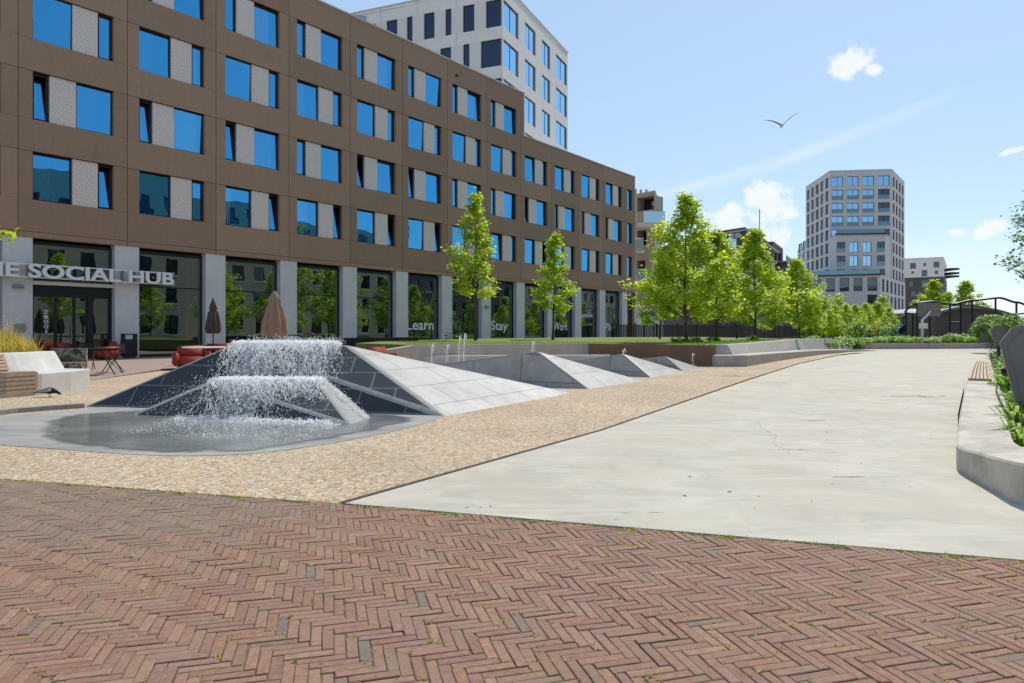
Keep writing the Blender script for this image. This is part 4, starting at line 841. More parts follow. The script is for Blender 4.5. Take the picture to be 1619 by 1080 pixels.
    # brick houses facing the brown building from across the square (seen mirrored in its windows)
    def opposite(name, label, t0, t1, h, off, mat):
        d = Vector((0.6183, 0.786)); n = Vector((0.786, -0.6183)); b0 = Vector((BX0, BY0)) + n * off
        p1 = b0 + d * t0; p0 = b0 + d * t1; f = [tuple(p0), tuple(p1), tuple(p1 + n * 10), tuple(p0 + n * 10)]; L_ = t1 - t0
        hs = []
        for k in range(int(h // 3.3)):
            for j in range(int(L_ // 2.9)): hs.append((1.0 + 2.9 * j, 2.35 + 2.9 * j, 1.0 + 3.3 * k, 2.95 + 3.3 * k))
        t = thing(name, label, "building", (f[0][0], f[0][1], 0)); block(t, "wall", mat, f, 0, h, {0: hs}, .2)
        o = t.location; M_ = Matrix.Translation(-o) @ fmat(f[0], f[1]); g = winmesh(1.35, 1.95, 2, 1, 'glass_dark', .06)
        for k, hh in enumerate(hs[:95]): put("window", g, t, mat=M_ @ Matrix.Translation((hh[0], .1, hh[2])))
        if len(hs) > 95:
            mb = MB(); mb.M = M_
            for hh in hs[95:]: mb.box(hh[0], hh[1], .1, .15, hh[2], hh[3])
            mb.M = None; tag(mb.build("window_row", MT['glass_dark'], t), kind='stuff')
        sb = MB(); sb.M = M_
        for hh in hs: sb.box(hh[0] - .08, hh[1] + .08, -.06, -.003, hh[2] - .12, hh[2] - .01)
        sb.M = None; tag(sb.build("window_sill", MT['pale_wall'], t), kind='stuff')
    opposite("brick_row_house", "sandy brick row with tall windows facing the brown building, mirrored in its glass", -6, 30, 19, 46, MT['beige_brick'])
    opposite("brick_row_house", "low distant sandy brick row, mirrored in the last shop windows", 92.5, 150, 12, 47.5, MT['beige_brick'])
    opposite("brick_row_house", "flat-topped brick row beyond the trees, mirrored in the middle shop windows", 62.5, 92, 11, 46.5, MT['dark_brick'])
    opposite("brick_row_house", "lower sandy brick row further along, mirrored in the shop glass", 30.5, 62, 17, 47, MT['beige_brick'])
build_background()

# ------------------------------------------------------------------ fountain: granite wedges, basin, falling water
def hull_obj(name, pts, mats, pick, parent=None, bevel=0.035, org=(0, 0, 0)):
    bm = bmesh.new()
    for p in pts: bm.verts.new((p[0] - org[0], p[1] - org[1], p[2] - org[2]))
    bmesh.ops.convex_hull(bm, input=bm.verts)
    bmesh.ops.delete(bm, geom=[v for v in bm.verts if not v.link_faces], context='VERTS')
    bmesh.ops.dissolve_limit(bm, angle_limit=R(2), verts=bm.verts, edges=bm.edges)
    big = [f for f in bm.faces]
    for f in big: f.material_index = pick(f.normal.normalized())
    if bevel:
        es = [e for e in bm.edges if max(v.co.z for v in e.verts) > 0.05 and len(e.link_faces) == 2]
        bmesh.ops.bevel(bm, geom=es, offset=bevel, segments=2, profile=0.5, affect='EDGES', material=len(mats) - 1)
    bmesh.ops.recalc_face_normals(bm, faces=bm.faces)
    uv = bm.loops.layers.uv.new("UVMap")
    for f in bm.faces:
        n = f.normal; u = Vector((-n.y, n.x, 0)); u = u.normalized() if u.length > 0.05 else Vector((1, 0, 0)); v = n.cross(u)
        for lp in f.loops: lp[uv].uv = (lp.vert.co.dot(u) + 3, lp.vert.co.dot(v) + 3)
    me = bpy.data.meshes.new(name); bm.to_mesh(me); bm.free()
    for m in mats: me.materials.append(m)
    return put(name, me, parent)
def build_fountain():
    L = G(130, 643); B = G(704, 658); C = G(906, 621); YR = 11.75; zr = Z(545, YR)
    R1 = (A(365, YR), YR); AA = (A(548, YR), YR); D = (-5.2, 14.9)
    t = thing("fountain", "stepped granite wedge fountain with water pouring down its dark front", "fountain", (-3.6, 11.5, 0)); o = (-3.6, 11.5, 0)
    up = [L + (0,), B + (0,), C + (0,), D + (0,), R1 + (zr,), AA + (zr,)]
    pick = lambda n: 1 if n.y < -0.35 and n.x < 0.35 else 0
    hull_obj("upper_tier", up, [MT['granite_light'], MT['granite_wet'], MT['granite_edge']], pick, t, 0.05, o)
    z2 = 0.50; Y2 = 10.35
    f0 = G(206, 657); f1 = G(556, 672); f2 = G(588, 662)
    lo = [f0 + (0,), f1 + (0,), f2 + (0,), (A(338, Y2), Y2, z2), (A(502, Y2), Y2, z2), (A(516, 11.2), 11.2, z2), (A(345, 11.2), 11.2, z2), (A(560, 11.0), 11.0, 0), (A(300, 11.0), 11.0, 0)]
    hull_obj("lower_tier", lo, [MT['granite_edge'], MT['granite_wet'], MT['granite_edge']], lambda n: 1 if n.y < -0.3 and n.x < 0.35 else 0, t, 0.04, o)
    # the smaller dry wedges behind
    def wedge(pk, Yp, ft, gt, lf, back, label):
        P = (A(pk[0], Yp), Yp, Z(pk[1], Yp)); F = G(*ft); Gg = G(*gt); q = Vector((A(lf[0], lf[2]), lf[2], Z(lf[1], lf[2]))); p = Vector(P); d = (q - p); k = -p.z / d.z if d.z < 0 else 3; Lf = p + d * k
        oo = (P[0], P[1], 0); w = thing("stone_wedge", label, "stone wedge", oo, 0, "dry granite wedges behind the fountain")
        hull_obj("block", [P, F + (0,), Gg + (0,), tuple(Lf), back + (0,)], [MT['granite_light'], MT['granite_edge']], lambda n: 0, w, 0.045, oo)
    wedge((850, 555), 15.6, (931, 615), (1018, 602), (715, 572, 16.7), (1.2, 18.6), "largest dry granite wedge, directly behind the pouring fountain")
    wedge((985, 559), 19.4, (1030, 597), (1086, 588.5), (917, 568, 20.4), (4.2, 22.0), "middle dry granite wedge, second behind the pouring fountain")
    wedge((1052, 563), 21.8, (1080, 587), (1108, 581.5), (1012, 567, 22.6), (5.6, 24.0), "smallest dry granite wedge, nearest the rust brown wall")
    # basin and its film of water
    bas = [G(-60, 668), G(60, 652), G(150, 648), L, (-3.6, 11.6), (-1.2, 10.3), G(712, 657), G(620, 684), G(520, 702), G(410, 718), G(300, 722), G(200, 719), G(100, 711), G(-60, 700)]
    def smooth(P, it=2):
        for _ in range(it):
            Q = []
            for a, b in zip(P, P[1:] + P[:1]): Q += [(a[0] * .75 + b[0] * .25, a[1] * .75 + b[1] * .25), (a[0] * .25 + b[0] * .75, a[1] * .25 + b[1] * .75)]
            P = Q
        return P
    sheet("fountain_basin", smooth(bas, 2), 0.004, MT['basin'])
    wat = [G(60, 664), G(110, 655), G(180, 649), (-3.6, 11.3), (-1.6, 10.2), G(690, 660), G(610, 680), G(515, 699), G(405, 716), G(300, 720), G(200, 716), G(100, 706), G(50, 692)]
    W0_ = smooth(wat, 3); cxw = sum(p[0] for p in W0_) / len(W0_); cyw = sum(p[1] for p in W0_) / len(W0_); wm = MB(); rings = []; wt = []
    for k, tv in ((1.0, 0.0), (.90, .5), (.78, .85), (.4, 1.0)):
        rings.append([wm.V((cxw + (p[0] - cxw) * k, cyw + (p[1] - cyw) * k, .010)) for p in W0_]); wt += [tv] * len(W0_)
    nW = len(W0_)
    for r0, r1 in zip(rings, rings[1:]):
        for q in range(nW): wm.fi((r0[q], r0[(q + 1) % nW], r1[(q + 1) % nW], r1[q]))
    wm.fi(rings[-1]); wme = wm.mesh("fountain_water", MT['water']); set_tone(wme, wt); tag(put("fountain_water", wme), kind='structure')
    rm = MB(); pts = [G(-60, 664), G(30, 653), G(90, 648), G(134, 645)]
    for a, b in zip(pts, pts[1:]):
        d = Vector((b[0] - a[0], b[1] - a[1])).normalized() * 0.001; n = Vector((-d.y, d.x)).normalized() * 0.12
        rm.prism([(a[0], a[1]), (b[0] - d.x, b[1] - d.y), (b[0] - d.x + n.x, b[1] - d.y + n.y), (a[0] + n.x, a[1] + n.y)], 0.0, 0.07)
    rim = rm.build("basin_rim", MT['granite_edge'], t); rim.location = (-o[0], -o[1], 0)
    # falling water: broken sheets that arc off each edge, drops and mist
    rnd = random.Random(21)
    def curtain(name, label, x0, x1, Y, z, fx0, fx1, drop, out, n=110, mrows=40, shift=0.0):
        mb = MB(); tone = []; idx = []
        for j in range(mrows + 1):
            v = j / mrows; row = []
            for i in range(n + 1):
                u = i / n; xa = x0 + (x1 - x0) * u; xb = fx0 + (fx1 - fx0) * u; x = xa + (xb - xa) * v
                tt = max(0, v - 0.12) / 0.88
                y = Y + 0.18 - 0.32 * min(1, v / 0.12) - out * tt + 0.05 * math.sin(u * 40 + v * 3) * tt + rnd.gauss(0, 0.022) * (0.25 + tt)
                zz = z + 0.03 - drop * tt ** 1.5 + rnd.gauss(0, 0.012) + 0.012 * math.sin(u * 55)
                row.append(mb.V((x, y, zz))); tone.append(-0.10 - 0.10 * tt + 0.75 * max(0, 1 - v / .30) - 0.5 * max(0, .10 - min(u, 1 - u)) / .10 * (1 if v > .1 else .5) + 0.10 * math.sin(u * 9 + shift))
            idx.append(row)
        for j in range(mrows):
            for i in range(n):
                a, b = i / n, (i + 1) / n; c, d = j / mrows, (j + 1) / mrows; k = 2.6
                mb.fi((idx[j][i], idx[j + 1][i], idx[j + 1][i + 1], idx[j][i + 1]), 0, [(a * k + shift, c * 1.2), (a * k + shift, d * 1.2), (b * k + shift, d * 1.2), (b * k + shift, c * 1.2)])
        me = mb.mesh(name, MT['foam'], True); set_tone(me, tone); tag(put(name, me), label, "water", kind='stuff')
    curtain("water_curtain", "white broken water pouring off the upper edge of the fountain", A(372, YR), A(540, YR), YR - 0.03, zr, A(352, 10.9), A(530, 10.9), 0.54, 0.70)
    curtain("water_curtain", "white broken water spilling off the lower step into the basin", A(345, Y2), A(512, Y2), Y2 - 0.02, z2, A(318, 9.6), A(520, 9.6), 0.50, 0.55, shift=5.3)
    mb = MB()
    def drop(p, r, stretch=1.0):
        a = rnd.uniform(0, 3.1416); t = rnd.gauss(0, .5)
        for b in (a, a + 1.57):
            cx_, cy_ = math.cos(b) * r, math.sin(b) * r; ax_, ay_ = -math.sin(b) * t * r, math.cos(b) * t * r; h = r * stretch
            mb.face([(p[0] - cx_, p[1] - cy_, p[2]), (p[0] + ax_, p[1] + ay_, p[2] - h), (p[0] + cx_, p[1] + cy_, p[2]), (p[0] - ax_, p[1] - ay_, p[2] + h)])
    for _ in range(1500):      # along the upper fall
        u = rnd.random(); v = rnd.random() ** 0.8; x = A(385, YR) + (A(540, YR) - A(385, YR)) * u + rnd.gauss(0, 0.10 + .12 * v); drop((x, YR - 0.15 - 0.85 * v + rnd.gauss(0, .05), zr + 0.06 - 0.55 * v ** 1.4 + abs(rnd.gauss(0, .05))), rnd.uniform(.002, .0065), rnd.uniform(1, 2.6))
    for _ in range(1500):       # leaping above the edge
        x = A(400, YR) + (A(540, YR) - A(400, YR)) * rnd.random(); drop((x + rnd.gauss(0, .05), YR - 0.05 + rnd.gauss(0, .08), zr + 0.02 + abs(rnd.gauss(0, .055))), rnd.uniform(.0015, .0055), rnd.uniform(1, 2.5))
    for _ in range(1900):      # lower fall, wider
        u = rnd.random(); v = rnd.random() ** 0.8; x = A(330, Y2) + (A(520, Y2) - A(330, Y2)) * u + rnd.gauss(0, .12 + .2 * v); drop((x, Y2 - 0.12 - 0.75 * v + rnd.gauss(0, .05), max(.02, z2 + 0.06 - 0.5 * v ** 1.3 + abs(rnd.gauss(0, .05)))), rnd.uniform(.002, .006), rnd.uniform(1, 2.2))
    for _ in range(1600):       # scattered over the dark slopes
        u = rnd.random(); x = A(250, 10.8) + (A(560, 10.8) - A(250, 10.8)) * u; v = rnd.random(); drop((x + rnd.gauss(0, .2), 11.3 - 1.7 * v, 0.04 + max(0, (0.75 * (1 - v)) * (1 - abs(u - .5) * 1.5)) + abs(rnd.gauss(0, .05))), rnd.uniform(.002, .005))
    for _ in range(4200):      # foam rim and splashes in the basin
        x = rnd.uniform(A(262, 9.6), A(540, 9.2)); e = f0[1] + (x - f0[0]) / (f1[0] - f0[0]) * (f1[1] - f0[1]); q = abs(rnd.gauss(0, .14)) if rnd.random() < .75 else rnd.random() * 1.5
        drop((x, e - 0.03 - q, 0.012 + max(0, rnd.gauss(0.0, .03)) * max(0, 1 - q)), rnd.uniform(.002, .008), 0.8)
    # ragged strands of beads running down both falls, and the churned white lips
    def strands(n, xa, xb, fa, fb, Y, z, drop_h, out, lip):
        for _ in range(n):
            u = min(1, max(0, rnd.gauss(.5, .30))) if rnd.random() < .6 else rnd.random(); x0 = xa + (xb - xa) * u; x1 = fa + (fb - fa) * u + rnd.gauss(0, .06); v0 = rnd.random() ** 1.5 * .75; ln = rnd.uniform(.12, .5); ph = rnd.uniform(0, 6.28); sz = rnd.uniform(.0035, .0085); off = rnd.gauss(0, .03)
            for q in range(int(ln * 46)):
                v = v0 + ln * q / max(1, ln * 46)
                if v > 1: break
                tt = max(0, v - .1) / .9; x = x0 + (x1 - x0) * v + .035 * math.sin(v * 15 + ph) + .5 * (u - .5) * v * .3 + rnd.gauss(0, .009); drop((x, Y - .10 - .05 - out * tt + off - .02, max(.02, z + .035 - drop_h * tt ** 1.5 + rnd.gauss(0, .008))), sz * rnd.uniform(.6, 1.3), rnd.uniform(1.0, 2.2))
        for _ in range(lip):
            x = xa + (xb - xa) * rnd.random() + rnd.gauss(0, .03); drop((x, Y + rnd.uniform(-.22, .10), z + .045 + abs(rnd.gauss(0, .016)) - max(0, rnd.gauss(0, .03))), rnd.uniform(.005, .013), rnd.uniform(.7, 1.3))
    strands(330, A(376, YR), A(538, YR), A(350, 10.95), A(530, 10.95), YR - .03, zr, .54, .72, 1900)
    strands(340, A(345, Y2), A(510, Y2), A(318, 9.65), A(520, 9.65), Y2 - .02, z2, .50, .56, 1700)
    for _ in range(1500):      # white churn where the water lands
        x = rnd.uniform(A(300, 9.6), A(530, 9.3)); e = f0[1] + (x - f0[0]) / (f1[0] - f0[0]) * (f1[1] - f0[1]); drop((x, e - .02 - abs(rnd.gauss(0, .06)), .015 + abs(rnd.gauss(0, .025))), rnd.uniform(.004, .012), .9)
    for _ in range(420):       # splashing down the right shoulder of the lower step
        u = rnd.random(); x0_, y0_ = A(508, Y2 + .1), Y2 + .1; drop((x0_ + (f2[0] - .06 - x0_) * u + rnd.gauss(0, .04), y0_ + (f2[1] - .15 - y0_) * u + rnd.gauss(0, .05), z2 * (1 - u) + .03 + abs(rnd.gauss(0, .02))), rnd.uniform(.004, .010))
    tag(mb.build("spray", MT['drop']), "bright water drops flying around the pouring fountain", "water spray", kind='stuff')
    # small jets standing in the channel behind the wedges
    for px, Y, top in ((726, 21, 531), (734, 20.5, 527), (683, 20, 543), (707, 22, 544), (842, 23, 539), (986, 24, 551), (1095, 24.2, 559)):
        jb = MB(); x = A(px, Y); z1 = Z(top, Y); pts = [(x - .02, Y, .2), (x - .005, Y, z1 * .7), (x + .01, Y, z1 * .93), (x + .03, Y, z1), (x + .055, Y, z1 * .92), (x + .07, Y, z1 * .8)]
        jb.tube(pts, [.006, .010, .014, .018, .012, .004], 6)
        for _ in range(26): s_ = rnd.random(); jb.lathe([(0.004, 0), (0.009, .012), (0.004, .024)], 4, 0, (x + rnd.gauss(0, .05), Y + rnd.gauss(0, .04), z1 * s_))
        tag(jb.build("fountain_jet", MT['drop']), "thin white water jet rising in the channel behind the wedges", "water jet", "small water jets")
build_fountain()

# ------------------------------------------------------------------ lawn, retaining wall, long concrete seat
LZ = 0.75
wl = [G(600, 552.5, LZ - .12), G(655, 546, LZ), G(800, 544.2, LZ), G(930, 543.6, LZ)]; wc = G(1127, 546.2, LZ)
pS = [G(1131, 580), G(1182, 579.5), G(1220, 572.5), G(1262, 566), G(1300, 560.5), G(1345, 556.5), G(1385, 554.5)]
SW = [.5, .55, .6, .7, .9, 1.2, 1.4]
def offset_line(P, th):
    out = []
    for k, p in enumerate(P):
        a = P[max(0, k - 1)]; b = P[min(len(P) - 1, k + 1)]; d = Vector((b[0] - a[0], b[1] - a[1])).normalized(); w = th[k] if isinstance(th, list) else th; out.append((p[0] - d.y * w, p[1] + d.x * w))
    return out
def seat_backs(): return offset_line(pS, [w + .42 for w in SW])[:5]
def build_lawn():
    far = [(20.5, 43.5), (27, 56), (34, 70), (17, 60), (8, 58), (-1.8, 47.5), (-6.5, 36), (-6.5, 28.5)]
    front = offset_line(wl[1:] + [wc], .29) + seat_backs()
    poly = front + far
    tag(sheet("lawn", poly, [LZ + .01] * (len(front) - 0) + [.42, .36, .36] + [LZ + .01] * (len(far) - 3), MT['lawn'], 0.6), kind='structure')
    gm = MB(); tn = []; rnd = random.Random(4)
    edge = front
    for a, b in zip(edge, edge[1:]):
        L_ = math.hypot(b[0] - a[0], b[1] - a[1])
        for _ in range(int(L_ * 240)):
            u = rnd.random(); q = rnd.random() ** 1.5 * 3.2; x = a[0] + (b[0] - a[0]) * u - q * .25; y = a[1] + (b[1] - a[1]) * u + .05 + q; h = rnd.uniform(.04, .10); w = rnd.uniform(.006, .012)
            gm.face([(x - w, y, LZ), (x + w, y, LZ), (x + rnd.gauss(0, .03), y + rnd.gauss(0, .03), LZ + h)]); tn += [rnd.random() * .6] * 3
    me = gm.mesh("grass", MT['leaf_plant']); set_tone(me, tn); tag(put("grass", me), "short green grass along the edge of the raised lawn", "grass", kind='stuff')
build_lawn()
def wall_run(name, label, pts, z1, mat, th=0.3):
    t = thing(name, label, "wall", (pts[0][0], pts[0][1], 0)); mb = MB(); o = pts[0]; zz = z1 if isinstance(z1, list) else [z1] * len(pts)
    bk = []
    for k, p in enumerate(pts):
        a = pts[max(0, k - 1)]; b = pts[min(len(pts) - 1, k + 1)]; d = Vector((b[0] - a[0], b[1] - a[1])).normalized(); bk.append((p[0] - d.y * th, p[1] + d.x * th))
    poly = [(p[0] - o[0], p[1] - o[1]) for p in pts + bk[::-1]]
    for k in range(len(pts) - 1):
        f = [poly[k], poly[k + 1], poly[len(poly) - 2 - k], poly[len(poly) - 1 - k]]; zt = [zz[k], zz[k + 1], zz[k + 1], zz[k]]
        mb.prism([(f[0][0], f[0][1]), (f[1][0], f[1][1]), f[2], f[3]], -0.02, zt)
    mb.build("wall_face", mat, t); return t
wall_run("retaining_wall", "grey concrete retaining wall holding the lawn behind the wedges", wl, [LZ - .18, LZ, LZ, LZ], MT['wall_concrete'])
wall_run("retaining_wall", "rust brown steel retaining wall between the grey wall and the pale seat", [(wl[3][0] + .003, wl[3][1]), wc], LZ + .003, MT['corten'])
ls = thing("channel_ledge", "low pale stone ledge along the foot of the retaining wall", "ledge", (-1.5, 24.2, 0)); lb_ = MB(); lb_.prism([(-2.2, .6), (5.2, 1.6), (5.2, 2.0), (-2.2, 1.0)], 0.0, 0.36); lb_.build("ledge_stone", MT['white_concrete'], ls)
def seat_run(name, label, path, seat_w, seat_z, back_z, slope, mat, org, wood=()):
    """long cast seat: path is the front edge; section = front face, seat, leaning back, top"""
    t = thing(name, label, "bench", org); mb = MB(); n = len(path); sec = []
    for k, p in enumerate(path):
        a = path[max(0, k - 1)]; b = path[min(n - 1, k + 1)]; d = Vector((b[0] - a[0], b[1] - a[1])).normalized(); nn = Vector((-d.y, d.x))
        sz = seat_z[k] if isinstance(seat_z, list) else seat_z; bz = back_z[k] if isinstance(back_z, list) else back_z; w = seat_w[k] if isinstance(seat_w, list) else seat_w
        prof = [(0, -.02), (0.0, sz - .02), (.02, sz), (w, sz + .01), (w + slope, bz - .01), (w + slope + .02, bz), (w + slope + .28, bz), (w + slope + .28, -.02)]
        sec.append([mb.V((p[0] + nn.x * u - org[0], p[1] + nn.y * u - org[1], z)) for u, z in prof])
    for k in range(n - 1):
        for j in range(7): mb.fi((sec[k][j], sec[k + 1][j], sec[k + 1][j + 1], sec[k][j + 1]))
    mb.fi(sec[0]); mb.fi(sec[-1][::-1])
    return t, mb.build("seat_body", mat, t)
seat_run("concrete_seat", "long pale concrete seat curving away beside the lawn and sinking into the paving", pS, SW, [.40, .40, .36, .30, .24, .14, .03], [LZ + .02, LZ + .02, LZ + .02, LZ + .05, .85, .80, .40], .2, MT['concrete'], (pS[0][0], pS[0][1], 0))

# ------------------------------------------------------------------ kerb bed, hoop, cage and planting at the far end of the court
def leaf_cloud(mb, tones, c, r, n, size, rnd, flat=1.0, up=0.3):
    for _ in range(n):
        while True:
            p = Vector((rnd.uniform(-1, 1), rnd.uniform(-1, 1), rnd.uniform(-1, 1)))
            if 0.12 < p.length < 1: break
        q = Vector((c[0] + p.x * r[0], c[1] + p.y * r[1], c[2] + p.z * r[2])); leaf(mb, tones, q, size * rnd.uniform(.6, 1.3), rnd)
def leaf(mb, tones, q, s, rnd, tone=None):
    a = rnd.uniform(0, 6.283); tilt = rnd.uniform(-0.9, 0.5); d = Vector((math.cos(a) * math.cos(tilt), math.sin(a) * math.cos(tilt), math.sin(tilt))); w = d.cross(Vector((rnd.gauss(0, .5), rnd.gauss(0, .5), 1))).normalized()
    nrm = d.cross(w) * (s * 0.16); b = len(mb.v)
    mb.v += [tuple(q), tuple(q + d * s * .55 + w * s * .45 + nrm), tuple(q + d * s * 1.05), tuple(q + d * s * .55 - w * s * .45 + nrm)]
    mb.fi((b, b + 1, b + 2, b + 3)); tones += [rnd.random() if tone is None else tone] * 4
def tree_meshes(h, cw, seed, n_limb=30, leaf_n=70, leaf_s=.20, bare=.22, spire=1.0, mat='leaf', trunk_r=.075):
    rnd = random.Random(seed); tb = MB(); lm = MB(); tones = []
    pts = []; x = y = 0
    for k in range(9):
        z = h * .97 * k / 8; pts.append((x, y, z)); x += rnd.gauss(0, .012 * h * .4); y += rnd.gauss(0, .012 * h * .4)
    tb.tube(pts, [trunk_r * (1.25 if k == 0 else 1 - .88 * k / 8) for k in range(9)], 8)
    def at(z):
        f = min(max(z / (h * .97) * 8, 0), 7.999); k = int(f); a, b = Vector(pts[k]), Vector(pts[k + 1]); return a + (b - a) * (f - k)
    for i in range(n_limb):
        f = bare + (1 - bare) * ((i + rnd.random() * .8) / n_limb) * .97; t = (f - bare) / (1 - bare)
        prof = (0.62 + 1.2 * t if t < .3 else 1.0 - ((t - .3) / .7) ** (0.62 / spire) * .95) * cw * .5
        ln = max(.14, prof * rnd.uniform(.55, 1.22)); an = i * 2.399 + rnd.uniform(-.5, .5); el = rnd.uniform(.12, .75) + .25 * t
        p0 = at(h * f - ln * .45 * math.sin(el) if f > bare + .05 else h * f); d = Vector((math.cos(an) * math.cos(el), math.sin(an) * math.cos(el), math.sin(el)))
        p1 = p0 + d * ln * .55 + Vector((0, 0, -.02)); p2 = p0 + d * ln + Vector((rnd.gauss(0, .06), rnd.gauss(0, .06), ln * rnd.uniform(-.12, .12)))
        r0 = trunk_r * .38 * (1 - .6 * t); tb.tube([p0, p1, p2], [r0, r0 * .6, r0 * .2], 5, cap=False)
        nt = max(2, int(2 + ln / (cw * .5) * 5))
        for q in range(nt):
            u = (.30 + .75 * (q + rnd.random() * .6) / nt) if q else 1.0; u = min(u, 1.0); c = (p0 + (p1 - p0) * (u / .55)) if u < .55 else p1 + (p2 - p1) * ((u - .55) / .45)
            tl_ = (.10 + .26 * rnd.random()) * (ln + .25) * (1.25 - .5 * u); e = c + Vector((rnd.gauss(0, .7), rnd.gauss(0, .7), rnd.uniform(-.25, .75))).normalized() * tl_
            tb.tube([c, e], [r0 * .3, r0 * .12], 4, cap=False); tw = rnd.random(); sp = .05 + .045 * cw * .5
            for _ in range(int(leaf_n * .42 * rnd.uniform(.6, 1.35))):
                w = rnd.random() ** .6; p = c + (e - c) * w * 1.1 + Vector((rnd.gauss(0, sp), rnd.gauss(0, sp), rnd.gauss(0, sp * .8)))
                leaf(lm, tones, p, leaf_s * rnd.uniform(.42, .98), rnd, min(1, max(0, .05 + .75 * tw + rnd.gauss(0, .16))))
    for _ in range(int(leaf_n * .8)):
        z = h * rnd.uniform(.86, 1.0); leaf(lm, tones, at(z) + Vector((rnd.gauss(0, .10), rnd.gauss(0, .10), 0)), leaf_s * rnd.uniform(.5, 1), rnd)
    tm = tb.mesh("trunk", MT['bark'], True); cm = lm.mesh("crown", MT[mat]); set_tone(cm, tones); return tm, cm
def tree(label, loc, meshes, rz=0.0, sc_=1.0, group=None, name="maple_tree", cat="tree"):
    t = thing(name, label, cat, loc, rz, group); t.scale = (sc_, sc_, sc_); put("trunk", meshes[0], t); put("crown", meshes[1], t); return t
def plant_trees():
    tm = [tree_meshes(8.1, 3.7, 1, 36, 70, .22, .25, .95), tree_meshes(6.4, 3.4, 2, 32, 70, .21, .24, .95), tree_meshes(6.7, 5.0, 3, 44, 100, .22, .14, .75), tree_meshes(6.5, 5.2, 4, 42, 96, .23, .16, .75), tree_meshes(6.2, 4.9, 5, 40, 92, .23, .16, .8)]
    P = lambda px, Y: (A(px, Y), Y, LZ)
    tree("slender young maple with a tall spire in front of the brown building", P(752, 37.0), tm[0], 0.3)
    tree("shorter young maple before the second shop window row, its lowest twig hanging", P(874, 40.5), tm[1], 1.3)
    tree("largest maple, full pointed crown, standing by the end of the lawn", P(1085, 30.5), tm[2], 0.5, 1.0)
    tree("young maple half hidden behind the largest maple next to the balconies", P(1043, 44), tm[4], 2.0, .84)
    tree("broad maple just behind the largest maple on the lawn edge", P(1133, 34.5), tm[3], .9, .86)
    tree("maple with a thin bare leader before the dark brick block", P(1194, 39), tm[3], 2.9, .98)
    tree("maple at the end of the row, leader rising before the grey tower", P(1264, 45), tm[4], 4.1, .86)
    tree("maple tucked behind the row before the dark brick block", P(1165, 47), tm[4], 5.0, .8)
    tree("maple between the thin-topped maple and the last of the row", P(1226, 50), tm[2], 2.2, .72)
    for k, (px, Y) in enumerate(((1073, 30.2), (1100, 30.4), (1128, 34.2), (1190, 38.6), (1264, 44.6))):
        mb = MB(); tn = []; leaf_cloud(mb, tn, (0, 0, .12), (.38, .3, .14), 150, .13, random.Random(k)); me = mb.mesh("low_shrub", MT['leaf_dark']); set_tone(me, tn)
        tag(put("low_shrub", me, loc=(A(px, Y), Y, LZ)), "small dark shrub at the foot of a maple on the lawn", "shrub", "shrubs at the feet of the maples")
    # leafy young trees in rows towards the tower
    bm = [tree_meshes(3.6, 3.0, 21, 30, 60, .2, .12, .6, 'leaf', .05), tree_meshes(3.9, 3.2, 22, 30, 60, .2, .12, .6, 'leaf', .05)]
    rnd = random.Random(8)
    for k, px in enumerate((1283, 1302, 1318, 1336, 1352, 1370, 1388, 1405, 1292, 1327, 1361, 1396)):
        Y = 58 + k * 2.0 if k < 8 else 76 + (k - 8) * 3
        tree("bushy young green tree in the long row before the grey tower", (A(px, Y), Y, .3), bm[k % 2], rnd.uniform(0, 6), rnd.uniform(.85, 1.1) * (1.0 if k < 8 else 1.25), "bushy young trees before the tower", "young_tree")
    big = [tree_meshes(8.0, 6.0, 31, 40, 70, .38, .1, .7, 'leaf', .14), tree_meshes(7.5, 5.0, 32, 40, 70, .38, .1, .7, 'leaf', .14)]
    for k, (px, Y, s, lb) in enumerate(((1478, 120, 1.30, "pale green round tree behind the hoop"), (1500, 124, 1.12, "darker green tree between two pale ones beyond the arched frame"), (1524, 120, 1.28, "pale green pointed tree behind the arched frame"), (1447, 105, .8, "small green tree beside the dark brick base"))):
        tree(lb, (A(px, Y), Y, 0), big[k % 2], k * 1.7, s, None, "round_tree")
    for k, (px, Y, s) in enumerate(((1548, 170, .75), (1562, 175, .85), (1576, 172, .7))):
        tree("distant green tree on the skyline beyond the arched frame", (A(px, Y), Y, 0), big[k % 2], k, s, "distant skyline trees", "round_tree")
    sp = tree_meshes(5.6, 2.4, 41, 26, 34, .13, .42, .9, 'leaf_grey', .045)
    tree("sparse pale-leaved young tree in the planter at the picture's edge", (A(1634, 21), 21, .3), sp, 1.1, 1.0, None, "birch_tree")
    tree("young tree at the picture's edge, one leafy twig reaching before the entrance column", (-13.4, 15.4, 0), tm[1], .4, 1.0)
    for k in range(13):
        d = Vector((0.6183, 0.786)); n = Vector((0.786, -0.6183)); b = Vector((BX0, BY0)) + n * 37 + d * (14 + 8 * k)
        tree("street tree across the square, mirrored in the shop glass", (b.x, b.y, 0), tm[k % 5], k, 1.05, "street trees across the square")
plant_trees()

